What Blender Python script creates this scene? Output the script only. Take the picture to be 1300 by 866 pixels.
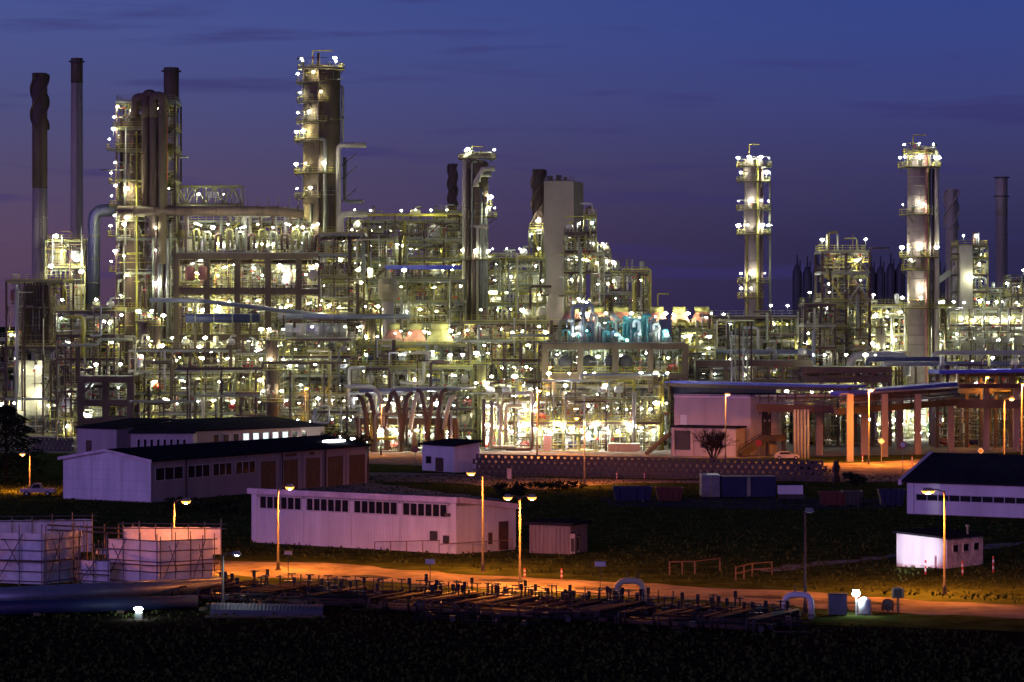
import bpy, math, random
from mathutils import Vector
R = math.radians
SC = bpy.context.scene
for _o in list(bpy.data.objects): bpy.data.objects.remove(_o)
COL = SC.collection

# ---------------------------------------------------------------- camera
H, HY, F = 25.0, 400.0, 3600.0          # eye height (m), horizon row and focal length in photo pixels
cam = bpy.data.cameras.new('camera'); camo = bpy.data.objects.new('camera', cam); COL.objects.link(camo)
cam.sensor_width = 36; cam.lens = 36*F/1300; cam.shift_y = -(433-HY)/1300
cam.clip_start = 1; cam.clip_end = 20000
camo.location = (0, 0, H); camo.rotation_euler = (R(90), 0, 0)
SC.camera = camo
# ---------------------------------------------------------------- view and sampling
SC.view_settings.view_transform = 'Standard'; SC.view_settings.look = 'None'
SC.view_settings.exposure = 0; SC.view_settings.gamma = 1
cy = SC.cycles
cy.use_denoising = True; cy.max_bounces = 4; cy.diffuse_bounces = 2; cy.glossy_bounces = 2
cy.transmission_bounces = 2; cy.sample_clamp_indirect = 2.0; cy.sample_clamp_direct = 0.0
cy.caustics_reflective = False; cy.caustics_refractive = False; cy.use_light_tree = True
# ---------------------------------------------------------------- dusk sky
SUN_AZ, SUN_EL = 215.0, -4.0            # afterglow behind and to the left of the viewer
world = bpy.data.worlds.new('World'); SC.world = world; world.use_nodes = True
nt = world.node_tree; nd = nt.nodes; lk = nt.links
for n in list(nd): nd.remove(n)
def N(t, **k):
    n = nd.new(t)
    for a, b in k.items(): setattr(n, a, b)
    return n
def s2l(c): return tuple((v/255/12.92 if v/255 <= .04045 else ((v/255+.055)/1.055)**2.4) for v in c)
def math_(op, a, b=None, clamp=False):
    m = N('ShaderNodeMath', operation=op); m.use_clamp = clamp
    for i, v in enumerate((a, b)):
        if v is None: continue
        if isinstance(v, (int, float)): m.inputs[i].default_value = v
        else: lk.new(v, m.inputs[i])
    return m.outputs[0]
tc = N('ShaderNodeTexCoord'); sx = N('ShaderNodeSeparateXYZ'); lk.new(tc.outputs['Generated'], sx.inputs[0])
def ramp(stops):
    r = N('ShaderNodeValToRGB'); e = r.color_ramp.elements
    while len(e) > 1: e.remove(e[-1])
    for i, (p, c) in enumerate(stops):
        q = e[0] if i == 0 else e.new(p)
        q.position = p; q.color = (*s2l(c), 1)
    return r
el = math_('MULTIPLY', sx.outputs['Z'], 2.0, True)
LFT = ramp([(0, (84, 60, 84)), (.05, (90, 69, 95)), (.10, (84, 74, 107)), (.15, (77, 79, 125)), (.20, (74, 84, 142)), (.27, (62, 80, 146)), (.5, (42, 58, 112)), (1, (24, 36, 78))])
RGT = ramp([(0, (38, 36, 72)), (.05, (46, 43, 78)), (.10, (59, 56, 97)), (.15, (60, 65, 121)), (.20, (55, 69, 134)), (.27, (50, 67, 138)), (.5, (34, 48, 106)), (1, (24, 36, 78))])
lk.new(el, LFT.inputs[0]); lk.new(el, RGT.inputs[0])
mr = N('ShaderNodeMapRange'); mr.interpolation_type = 'SMOOTHSTEP'
lk.new(sx.outputs['X'], mr.inputs[0]); mr.inputs[1].default_value = -.22; mr.inputs[2].default_value = .16
mx = N('ShaderNodeMixRGB'); lk.new(mr.outputs[0], mx.inputs[0]); lk.new(LFT.outputs[0], mx.inputs[1]); lk.new(RGT.outputs[0], mx.inputs[2])
mp = N('ShaderNodeMapping'); mp.inputs['Scale'].default_value = (9, 9, 105); mp.inputs['Rotation'].default_value = (0, R(-1.5), 0)
lk.new(tc.outputs['Generated'], mp.inputs[0])
nz = N('ShaderNodeTexNoise'); nz.inputs['Scale'].default_value = 1.0; nz.inputs['Detail'].default_value = 6; nz.inputs['Roughness'].default_value = .55
lk.new(mp.outputs[0], nz.inputs[0])
cr = N('ShaderNodeMapRange'); lk.new(nz.outputs[0], cr.inputs[0]); cr.interpolation_type = 'SMOOTHSTEP'
cr.inputs[1].default_value = .53; cr.inputs[2].default_value = .70; cr.inputs[3].default_value = 0; cr.inputs[4].default_value = .55
cl = N('ShaderNodeMixRGB'); lk.new(cr.outputs[0], cl.inputs[0]); lk.new(mx.outputs[0], cl.inputs[1]); cl.inputs[2].default_value = (*s2l((54, 48, 104)), 1)
sky = N('ShaderNodeTexSky'); sky.sky_type = 'NISHITA'; sky.sun_disc = False
sky.sun_elevation = R(SUN_EL); sky.sun_rotation = R(SUN_AZ)
ad = N('ShaderNodeMixRGB'); ad.blend_type = 'ADD'; ad.inputs[0].default_value = 1
sc10 = N('ShaderNodeMixRGB'); sc10.blend_type = 'MULTIPLY'; sc10.inputs[0].default_value = 1; sc10.inputs[2].default_value = (10, 10, 10, 1)
lk.new(cl.outputs[0], sc10.inputs[1]); lk.new(sc10.outputs[0], ad.inputs[1]); lk.new(sky.outputs[0], ad.inputs[2])
bg = N('ShaderNodeBackground'); bg.inputs[1].default_value = .1; lk.new(ad.outputs[0], bg.inputs[0])
ow = N('ShaderNodeOutputWorld'); lk.new(bg.outputs[0], ow.inputs[0])
# afterglow: one wide soft lamp, low, from behind left
sl = bpy.data.lights.new('afterglow', 'SUN'); sl.energy = 0.95; sl.angle = R(40); sl.color = (.50, .28, 1.0)
so = bpy.data.objects.new('afterglow', sl); COL.objects.link(so)
so.rotation_euler = Vector((.55, .80, -.09)).to_track_quat('-Z', 'Y').to_euler()

# ---------------------------------------------------------------- materials
def mat(name, c, rough=.6, metal=0.0, var=.25, scale=.6, bump=0.0, streak=False, spec=None):
    m = bpy.data.materials.new(name); m.use_nodes = True
    t = m.node_tree; b = t.nodes['Principled BSDF']
    b.inputs['Specular IOR Level'].default_value = (0.0 if rough >= .8 else .4) if spec is None else spec
    b.inputs['Roughness'].default_value = rough; b.inputs['Metallic'].default_value = metal
    co = t.nodes.new('ShaderNodeTexCoord'); n = t.nodes.new('ShaderNodeTexNoise')
    mpn = t.nodes.new('ShaderNodeMapping'); mpn.inputs['Scale'].default_value = (scale, scale, scale*(.18 if streak else 1))
    t.links.new(co.outputs['Object'], mpn.inputs[0]); t.links.new(mpn.outputs[0], n.inputs[0])
    n.inputs['Scale'].default_value = 1; n.inputs['Detail'].default_value = 5; n.inputs['Roughness'].default_value = .65
    r = t.nodes.new('ShaderNodeValToRGB'); e = r.color_ramp.elements
    e[0].position = .3; e[0].color = (*[v*(1-var) for v in c], 1)
    e[1].position = .7; e[1].color = (*[min(1, v*(1+var)) for v in c], 1)
    t.links.new(n.outputs[0], r.inputs[0]); t.links.new(r.outputs[0], b.inputs['Base Color'])
    if bump:
        bp = t.nodes.new('ShaderNodeBump'); bp.inputs['Strength'].default_value = bump
        t.links.new(n.outputs[0], bp.inputs['Height']); t.links.new(bp.outputs[0], b.inputs['Normal'])
    return m
def emit(name, c, s):
    m = bpy.data.materials.new(name); m.use_nodes = True
    t = m.node_tree; t.nodes.clear()
    e = t.nodes.new('ShaderNodeEmission'); e.inputs[0].default_value = (*c, 1); e.inputs[1].default_value = s
    o = t.nodes.new('ShaderNodeOutputMaterial'); t.links.new(e.outputs[0], o.inputs[0])
    return m
M = dict(
    galv=mat('galvanised_steel', (.25, .265, .18), .5, .25), alu=mat('aluminium_cladding', (.42, .42, .36), .42, .45, .18, .5, streak=True),
    cream=mat('cream_paint', (.46, .44, .28), .55, 0, .2, streak=True), yellow=mat('yellow_paint', (.40, .36, .05), .5, 0, .3),
    olive=mat('olive_paint', (.20, .20, .07), .6, 0, .3), brown=mat('rust_brown_steel', (.10, .066, .042), .7, 0, .35, streak=True),
    conc=mat('brown_concrete', (.135, .108, .066), .85, 0, .25, .35, streak=True), dark=mat('dark_steel', (.05, .05, .045), .6, .1),
    white=mat('white_paint', (.72, .72, .68), .5, 0, .12, streak=True), green=mat('green_paint', (.10, .17, .07), .6),
    red=mat('red_paint', (.45, .04, .03), .5), salmon=mat('salmon_paint', (.30, .13, .09), .6), cyan=mat('turquoise_paint', (.08, .27, .26), .5),
    blue=mat('blue_paint', (.03, .036, .09), .5), colconc=mat('column_concrete', (.27, .225, .175), .85, 0, .22, .4, streak=True), polepaint=mat('lamp_pole_paint', (.085, .075, .065), .6, .1), shedgrey=mat('grey_shed_sheet', (.22, .19, .18), .8, 0, .25, .6, streak=True), roofblue=mat('blue_roof_sheet', (.07, .085, .50), .55), deep=mat('dark_brown_steel', (.075, .045, .032), .7), iron=mat('black_cast_iron', (.03, .026, .024), .45, .4), bluegrey=mat('bluegrey_cladding', (.19, .21, .25), .4, .5),
    grating=mat('steel_grating', (.09, .09, .075), .7, .1), stackg=mat('stack_steel', (.34, .30, .235), .7, .1, .25, .2, streak=True),
    stackd=mat('stack_soot', (.10, .075, .058), .8, 0, .3, .3, streak=True), silo=mat('silo_cladding', (.07, .065, .09), .6, .2, .15, streak=True),
    tower=mat('tower_panels', (.245, .205, .165), .8, 0, .12, .15),
    asphalt=mat('asphalt', (.06, .058, .06), .9, 0, .35, .4), road=mat('pale_road', (.20, .165, .135), .9, 0, .55, .22, .3),
    gravel=mat('yard_gravel', (.20, .18, .155), .95, 0, .4, .5), grass=mat('short_grass', (.046, .060, .016), .95, 0, .55, .35, .5),
    soil=mat('bare_soil', (.016, .012, .009), .95, 0, .5, .4, .4),
    wwall=mat('white_wall_panel', (.70, .68, .70), .7, 0, .17, .55, streak=True), gwall=mat('grey_render', (.42, .37, .36), .85, 0, .18, .5, streak=True),
    pinkwall=mat('pale_render', (.46, .40, .39), .85, 0, .12, .3, streak=True), roof=mat('dark_roofing_felt', (.022, .022, .028), .85, 0, .3),
    glass=mat('dark_glass', (.02, .02, .025), .12, 0, .2), frame=mat('window_frame_paint', (.55, .53, .54), .5),
    door=mat('brown_door', (.10, .055, .035), .6, 0, .4, .8), trim=mat('pink_white_trim', (.70, .58, .60), .6),
    sheet=mat('white_scaffold_sheeting', (.78, .75, .80), .6, 0, .22, .9, .6), pole=mat('scaffold_tube', (.16, .14, .12), .5, .4),
    timber=mat('scaffold_plank', (.20, .13, .08), .8), block=mat('concrete_honeycomb_block', (.10, .085, .08), .9, 0, .3, 1.2),
    bark=mat('bark', (.05, .035, .025), .9), leaf=mat('dark_foliage', (.03, .04, .02), .8, 0, .5), peel=mat('peeling_white_wall', (.62, .55, .52), .8, 0, .45, 1.1, .3),
    lampoff=mat('lamp_housing', (.22, .22, .2), .5, .3), rubber=mat('tyre_rubber', (.02, .02, .02), .8), hill=mat('far_field', (.03, .03, .02), .95),
    brick=mat('rust_skip', (.11, .03, .02), .7), skipb=mat('blue_skip', (.013, .019, .065), .6),
)
_sh = bpy.data.materials['white_scaffold_sheeting'].node_tree; _b = _sh.nodes['Principled BSDF']
_t = _sh.nodes.new('ShaderNodeBsdfTranslucent'); _m = _sh.nodes.new('ShaderNodeMixShader'); _t.inputs[0].default_value = (.7, .62, .6, 1); _m.inputs[0].default_value = .22
_sh.links.new(_b.outputs[0], _m.inputs[1]); _sh.links.new(_t.outputs[0], _m.inputs[2]); _sh.links.new(_m.outputs[0], _sh.nodes['Material Output'].inputs[0])
E = dict(warm=emit('warm_lamp_glow', (1, .94, .58), 330), white=emit('white_lamp_glow', (1, 1, .88), 340), cool=emit('cool_lamp_glow', (.82, 1, .95), 300),
         sod=emit('sodium_lamp_glow', (1, .27, .03), 9500), sodf=emit('far_sodium_glow', (1, .28, .03), 20000), sodp=emit('small_sodium_glow', (1, .34, .05), 3500), bluew=emit('blue_white_glow', (.75, .95, 1.0), 160),
         green=emit('green_lamp_glow', (.25, 1, .35), 50), win=emit('lit_window_glow', (.82, 1, .95), 1.3), tube=emit('tube_light_glow', (1, .96, .80), 48),
         teal=emit('teal_lamp_glow', (.35, 1, 1), 70), pool=emit('roof_light_glow', (.95, 1, 1), 18), halo=emit('sodium_halo_glow', (1, .40, .07), 3.2), redl=emit('red_beacon_glow', (1, .12, .10), 6))
M.update({'E_'+k: v for k, v in E.items()})

# ---------------------------------------------------------------- mesh builder
class MB:
    def __init__(s, m='galv'): s.v = []; s.f = []; s.mi = []; s.m = m
    def q(s, *idx): s.f.append(idx); s.mi.append(s.m)
    def hexa(s, p):                       # 8 corner points: bottom ring 0-3, top ring 4-7
        b = len(s.v); s.v += [tuple(x) for x in p]
        for a in ((3, 2, 1, 0), (4, 5, 6, 7), (0, 1, 5, 4), (1, 2, 6, 5), (2, 3, 7, 6), (3, 0, 4, 7)): s.q(*[b+i for i in a])
        return s
    def box(s, x0, x1, y0, y1, z0, z1):
        return s.hexa([(x0, y0, z0), (x1, y0, z0), (x1, y1, z0), (x0, y1, z0), (x0, y0, z1), (x1, y0, z1), (x1, y1, z1), (x0, y1, z1)])
    def beam(s, p, q, w, h=None):         # box bar from p to q
        h = h or w; p = Vector(p); q = Vector(q); d = (q-p).normalized()
        u = d.cross(Vector((0, 0, 1)))
        u = Vector((1, 0, 0)) if u.length < 1e-3 else u.normalized()
        n = u.cross(d); a = u*w/2; b = n*h/2
        return s.hexa([p-a-b, p+a-b, p+a+b, p-a+b, q-a-b, q+a-b, q+a+b, q-a+b])
    def tube(s, pts, r, n=8, cap=True):
        pts = [Vector(p) for p in pts]; base = len(s.v); k = len(pts); pu = None
        for i, p in enumerate(pts):
            d = (pts[min(i+1, k-1)]-pts[max(i-1, 0)]).normalized()
            if pu is None:
                pu = d.cross(Vector((0, 0, 1)))
                if pu.length < 1e-3: pu = Vector((1, 0, 0))
            pu = (pu-d*pu.dot(d)).normalized(); w = d.cross(pu); rr = r
            if 0 < i < k-1:
                c = (pts[i]-pts[i-1]).normalized().dot(d); rr = r/max(c, .6) if False else r
            for j in range(n):
                a = 2*math.pi*j/n; s.v.append(tuple(p+pu*(rr*math.cos(a))+w*(rr*math.sin(a))))
        for i in range(k-1):
            for j in range(n):
                a = base+i*n+j; b = base+i*n+(j+1) % n; s.q(a, b, b+n, a+n)
        if cap: s.q(*[base+j for j in range(n)][::-1]); s.q(*[base+(k-1)*n+j for j in range(n)])
        return s
    def pipe(s, pts, r, n=8, bend=None):  # orthogonal route with rounded elbows
        pts = [Vector(p) for p in pts]; bend = bend or r*2.2; out = [pts[0]]
        for i in range(1, len(pts)-1):
            a, p, c = pts[i-1], pts[i], pts[i+1]; da = (a-p); dc = (c-p)
            e = min(bend, da.length*.45, dc.length*.45); da = da.normalized()*e; dc = dc.normalized()*e
            for t in (0, .33, .67, 1): out.append((1-t)**2*(p+da)+2*t*(1-t)*p+t*t*(p+dc))
        out.append(pts[-1]); return s.tube(out, r, n)
    def lathe(s, prof, c, n=16, axis='z'):
        b = len(s.v)
        for (r, z) in prof:
            for j in range(n):
                a = 2*math.pi*j/n; u, w = r*math.cos(a), r*math.sin(a)
                s.v.append((c[0]+u, c[1]+w, c[2]+z) if axis == 'z' else (c[0]+z, c[1]+u, c[2]+w) if axis == 'x' else (c[0]+u, c[1]+z, c[2]+w))
        for i in range(len(prof)-1):
            for j in range(n):
                a = b+i*n+j; d = b+i*n+(j+1) % n; s.q(a, d, d+n, a+n)
        s.q(*[b+j for j in range(n)][::-1]); s.q(*[b+(len(prof)-1)*n+j for j in range(n)])
        return s
    def drum(s, c, r, l, axis='x', n=14): # vessel with domed heads
        d = r*.5
        return s.lathe([(.02, -l/2-d), (r*.6, -l/2-d*.75), (r*.9, -l/2-d*.4), (r, -l/2), (r, l/2), (r*.9, l/2+d*.4), (r*.6, l/2+d*.75), (.02, l/2+d)], c, n, axis)
    def build(s, name, parent=None, smooth=False, kind=None, label=None):
        me = bpy.data.meshes.new(name); off = parent['_w'] if parent is not None else (0, 0, 0)
        me.from_pydata([(a-off[0], b-off[1], c-off[2]) for a, b, c in s.v], [], s.f)
        used = sorted(set(s.mi))
        for u in used: me.materials.append(M[u])
        if len(used) > 1: me.polygons.foreach_set('material_index', [used.index(m) for m in s.mi])
        if smooth: me.polygons.foreach_set('use_smooth', [len(f) <= 4 for f in s.f])
        o = bpy.data.objects.new(name, me); COL.objects.link(o)
        if parent is not None: o.parent = parent; o['_w'] = off
        if kind: o['kind'] = kind
        if label: o['label'] = label
        return o
def thing(name, label, cat, loc, group=None):
    o = bpy.data.objects.new(name, None); COL.objects.link(o); o.location = loc; o['_w'] = tuple(loc)
    o.empty_display_size = .5
    o['label'] = label; o['category'] = cat
    if group: o['group'] = group
    return o
def tagm(o, label, cat, group=None):
    o['label'] = label; o['category'] = cat
    if group: o['group'] = group
    return o
def X(px, D): return (px-650)*D/F
def Z(py, D): return H-(py-HY)*D/F
def GD(py): return H*F/(py-HY)
def G(px, py):
    D = GD(py); return (X(px, D), D)
def mpp(D): return D/F

# ---------------------------------------------------------------- shared lamps
def ell(mb, c, rx, ry, rz, n=8):
    b = len(mb.v); rings = ((-.85, .5), (0, 1), (.85, .5))
    for (h, r) in rings:
        for j in range(n):
            a = 2*math.pi*j/n; mb.v.append((c[0]+rx*r*math.cos(a), c[1]+ry*r*math.sin(a), c[2]+rz*h))
    for i in range(2):
        for j in range(n):
            a = b+i*n+j; d = b+i*n+(j+1) % n; mb.q(a, d, d+n, a+n)
    mb.q(*[b+j for j in range(n)][::-1]); mb.q(*[b+2*n+j for j in range(n)])
def lamp_mesh(kind, shape):
    mb = MB('E_'+kind)
    if shape == 'globe':
        ell(mb, (0, 0, 0), .42, .34, .28); mb.m = 'lampoff'; mb.box(-.22, .22, -.22, .22, .26, .42); mb.tube([(0, 0, .4), (0, .12, .75), (0, .9, .75)], .05, 5)
    elif shape == 'stalk':               # post-top floodlight, bracket down to its platform
        ell(mb, (0, 0, 0), .50, .36, .30); mb.m = 'galv'; mb.tube([(0, .25, -2.2), (0, .25, .42), (0, 0, .46)], .055, 5); mb.box(-.3, .3, -.25, .3, .27, .40)
    else:                                # slanted tube light
        mb.beam((-.95, 0, -.28), (.95, 0, .28), .34, .26); mb.m = 'lampoff'; mb.beam((-1, .1, -.10), (1, .1, .50), .3, .07); mb.tube([(0, .1, .2), (0, .1, 1.1)], .05, 5)
    return mb
_lm = {}; LR = random.Random(99)
def lamp(parent, p, kind='warm', shape='globe', s=1.0, flip=False):
    k = (kind, shape)
    if k not in _lm:
        o = lamp_mesh(kind, shape).build('lamp'); _lm[k] = o.data; bpy.data.objects.remove(o)
    o = bpy.data.objects.new('lamp', _lm[k]); COL.objects.link(o); o.parent = parent
    w = parent['_w']; o.location = (p[0]-w[0], p[1]-w[1], p[2]-w[2]); s *= LR.choice((.3, .36, .42, .46, .52, .6, .7, .85, 1.05)) if s < 1.19 else .72; o.scale = (-s if flip else s, s, s)
    return o
def pick(rng, w):
    t = rng.random()*sum(w.values())
    for k, v in w.items():
        t -= v
        if t <= 0: return k
    return k
LK = dict(warm=.62, white=.28, cool=.10)

# ---------------------------------------------------------------- small industrial pieces
def rail_mb(mb, pts, z, h=1.15, gap=1.6, r=.05):
    for a, b in zip(pts, pts[1:]):
        a = Vector((a[0], a[1], z)); b = Vector((b[0], b[1], z)); L = (b-a).length; up = Vector((0, 0, 1))
        for k in (h, h*.55): mb.beam(a+up*k, b+up*k, r*1.4)
        mb.beam(a+up*.1, b+up*.1, .03, .18)
        for i in range(int(L/gap)+2):
            p = a.lerp(b, min(1, i*gap/max(L, .01))); mb.beam(p, p+up*h, r*1.3)
    return mb
def stairs_mb(mb, x0, x1, y, z0, z1, w=.9, col='yellow'):
    mb.m = col
    for dy in (0, w): mb.beam((x0, y+dy, z0), (x1, y+dy, z1), .08, .3)
    mb.beam((x0, y, z0+1.05), (x1, y, z1+1.05), .07); n = max(3, int(abs(z1-z0)/.45))
    for i in range(n+1):
        t = i/n; x = x0+(x1-x0)*t; z = z0+(z1-z0)*t
        mb.box(x-.14, x+.14, y, y+w, z-.03, z+.03)
        if i % 3 == 0: mb.beam((x, y, z), (x, y, z+1.05), .06)
    return mb
PIPEC = dict(alu=.22, galv=.18, cream=.12, brown=.16, deep=.12, yellow=.08, white=.06, olive=.10)
VESC = dict(alu=.35, cream=.22, white=.20, brown=.15, galv=.1)

def fill_cell(root, rng, x, w, z, h, y, dep, kind, mul=1.0):
    yc = y+dep*.35
    if kind == 'pipes':
        n = max(2, int(w/1.5)); 
        for i in range(n):
            px = x+w*(i+.5+rng.uniform(-.3, .3))/n; r = rng.choice((.14, .18, .25, .34)); yy = y+rng.uniform(.2, .5)*dep
            mb = MB(pick(rng, PIPEC)); t = rng.random(); zt = z+h*rng.uniform(.55, .95)
            if t < .45: mb.tube([(px, yy, z), (px, yy, z+h)], r)
            elif t < .8: mb.pipe([(px, yy, z), (px, yy, zt), (px+rng.choice((-1, 1))*rng.uniform(1, 3), yy, zt)], r)
            else: mb.pipe([(px, yy, z), (px, yy, zt), (px+1.2, yy, zt), (px+1.2, yy, z+.2)], r)
            mb.build('pipe', root, True)
    elif kind == 'drum':
        r = min(h*.30, 1.7)*rng.uniform(.7, 1); mb = MB(pick(rng, VESC)); l = w*.72-r
        mb.drum((x+w/2, yc, z+r+.7), r, max(l, 1), 'x'); o = mb.build('vessel', root, True)
        sd = MB('conc')
        for k in (-.3, .3): sd.box(x+w/2+w*k-.25, x+w/2+w*k+.25, yc-r*.7, yc+r*.7, z, z+.9)
        sd.build('saddle', root)
        mb = MB(pick(rng, PIPEC)); mb.pipe([(x+w*.5, yc, z+2*r+.6), (x+w*.5, yc, z+h*.9), (x+w*.95, yc, z+h*.9)], .2); mb.build('pipe', root, True)
    elif kind == 'vessel':
        n = rng.choice((1, 2)) if w > 4 else 1
        for i in range(n):
            r = min(w/n*.32, 1.8)*rng.uniform(.65, 1); mb = MB(pick(rng, VESC)); cx = x+w*(i+.5)/n
            mb.drum((cx, yc, z+h*.5), r, max(h*.8-r, 1), 'z'); mb.build('vessel', root, True)
            mb = MB('galv'); mb.pipe([(cx+r, yc-.2, z+h*.3), (cx+r+.5, yc-.2, z+h*.3), (cx+r+.5, yc-.2, z)], .14); mb.build('pipe', root, True)
    elif kind == 'exch':
        n = max(1, int(w/2.8)); r = min(h*.22, 1.1)
        for i in range(n):
            cx = x+w*(i+.5)/n
            mb = MB(pick(rng, dict(alu=.4, salmon=.15, cream=.25, brown=.2)))
            mb.lathe([(.02, -.5), (r*.7, -.35), (r*.98, 0), (r*1.16, .02), (r*1.16, .3), (r, .32), (r, 5)], (cx, y+.8, z+h*.45), 12, 'y')
            mb.build('exchanger', root, True)
            mb = MB('galv'); mb.pipe([(cx, y+1.6, z+h*.5+r), (cx, y+1.6, z+h*.9), (cx+.9, y+1.6, z+h*.9)], .16); mb.build('pipe', root, True)
    elif kind == 'panel':
        mb = MB('cream'); yy = y+dep*.55; mb.box(x+.3, x+w-.3, yy, yy+.1, z+.1, z+h*.9); mb.build('back_panel', root)
        mb = MB('galv'); n = int(w/.8)
        for i in range(n):
            px = x+w*(i+.5)/n; mb.m = rng.choice(('galv', 'cream', 'yellow', 'brown')); mb.tube([(px, yy-.6, z), (px, yy-.6, z+h*.85)], .09, 5)
        mb.build('riser', root, kind='stuff')
    elif kind == 'brace':
        mb = MB(rng.choice(('galv', 'brown', 'olive')))
        mb.beam((x, y, z), (x+w, y, z+h), .16); mb.beam((x+w, y+.2, z), (x, y+.2, z+h), .16); mb.build('brace', root)
    elif kind == 'stairs':
        mb = MB('yellow'); stairs_mb(mb, x+.4, x+w-.4, y-.9, z, z+h) if rng.random() < .5 else stairs_mb(mb, x+w-.4, x+.4, y-.9, z, z+h)
        mb.build('stair', root)
    elif kind == 'boxes':
        mb = MB(rng.choice(('white', 'galv', 'green', 'cream')))
        mb.box(x+w*.15, x+w*.5, yc, yc+1.2, z, z+min(2.4, h*.5)); mb.build('cabinet', root)
        mb = MB(rng.choice(('red', 'blue', 'olive', 'cream'))); mb.drum((x+w*.72, yc, z+.9), .6, 1.6, 'x'); mb.build('pump', root, True)
KIND = dict(pipes=.36, drum=.13, vessel=.12, exch=.10, panel=.13, brace=.06, stairs=.05, boxes=.05)

def clutter(root, rng, x0, x1, y0, y1, z0, z1, n, rmax=.13, cols=None):
    mb = MB(); cols = cols or dict(galv=.2, cream=.15, yellow=.18, brown=.14, alu=.12, dark=.12, olive=.10)
    for i in range(n):
        mb.m = pick(rng, cols)
        p = Vector((rng.uniform(x0, x1), rng.uniform(y0, y1), rng.uniform(z0, z1))); r = rng.uniform(.04, rmax*.85); pts = [p.copy()]
        for k in range(rng.choice((1, 2, 2, 3))):
            a = rng.random()
            if a < .5: p.z = min(z1, max(z0, p.z+rng.choice((-1, 1))*rng.uniform(1, 5)))
            elif a < .9: p.x = min(x1, max(x0, p.x+rng.choice((-1, 1))*rng.uniform(.8, 6)))
            else: p.y = min(y1, max(y0, p.y+rng.choice((-1, 1))*rng.uniform(.6, 3)))
            pts.append(p.copy())
        ok = [pts[0]]
        for q in pts[1:]:
            if (q-ok[-1]).length > .2: ok.append(q)
        if len(ok) < 2: continue
        mb.tube(ok, r, 4)
        if rng.random() < .35:           # valve body with handwheel
            q = ok[0].lerp(ok[1], .5); mb.box(q.x-.22, q.x+.22, q.y-.25, q.y+.2, q.z-.22, q.z+.22)
            mb.m = rng.choice(('dark', 'red', 'galv', 'brown') if 'galv' in cols else ('iron', 'dark')); mb.lathe([(.25, 0), (.25, .06)], (q.x, q.y-.45, q.z), 6, 'y')
    if mb.v: return mb.build('small_pipework', root, kind='stuff')

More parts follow.
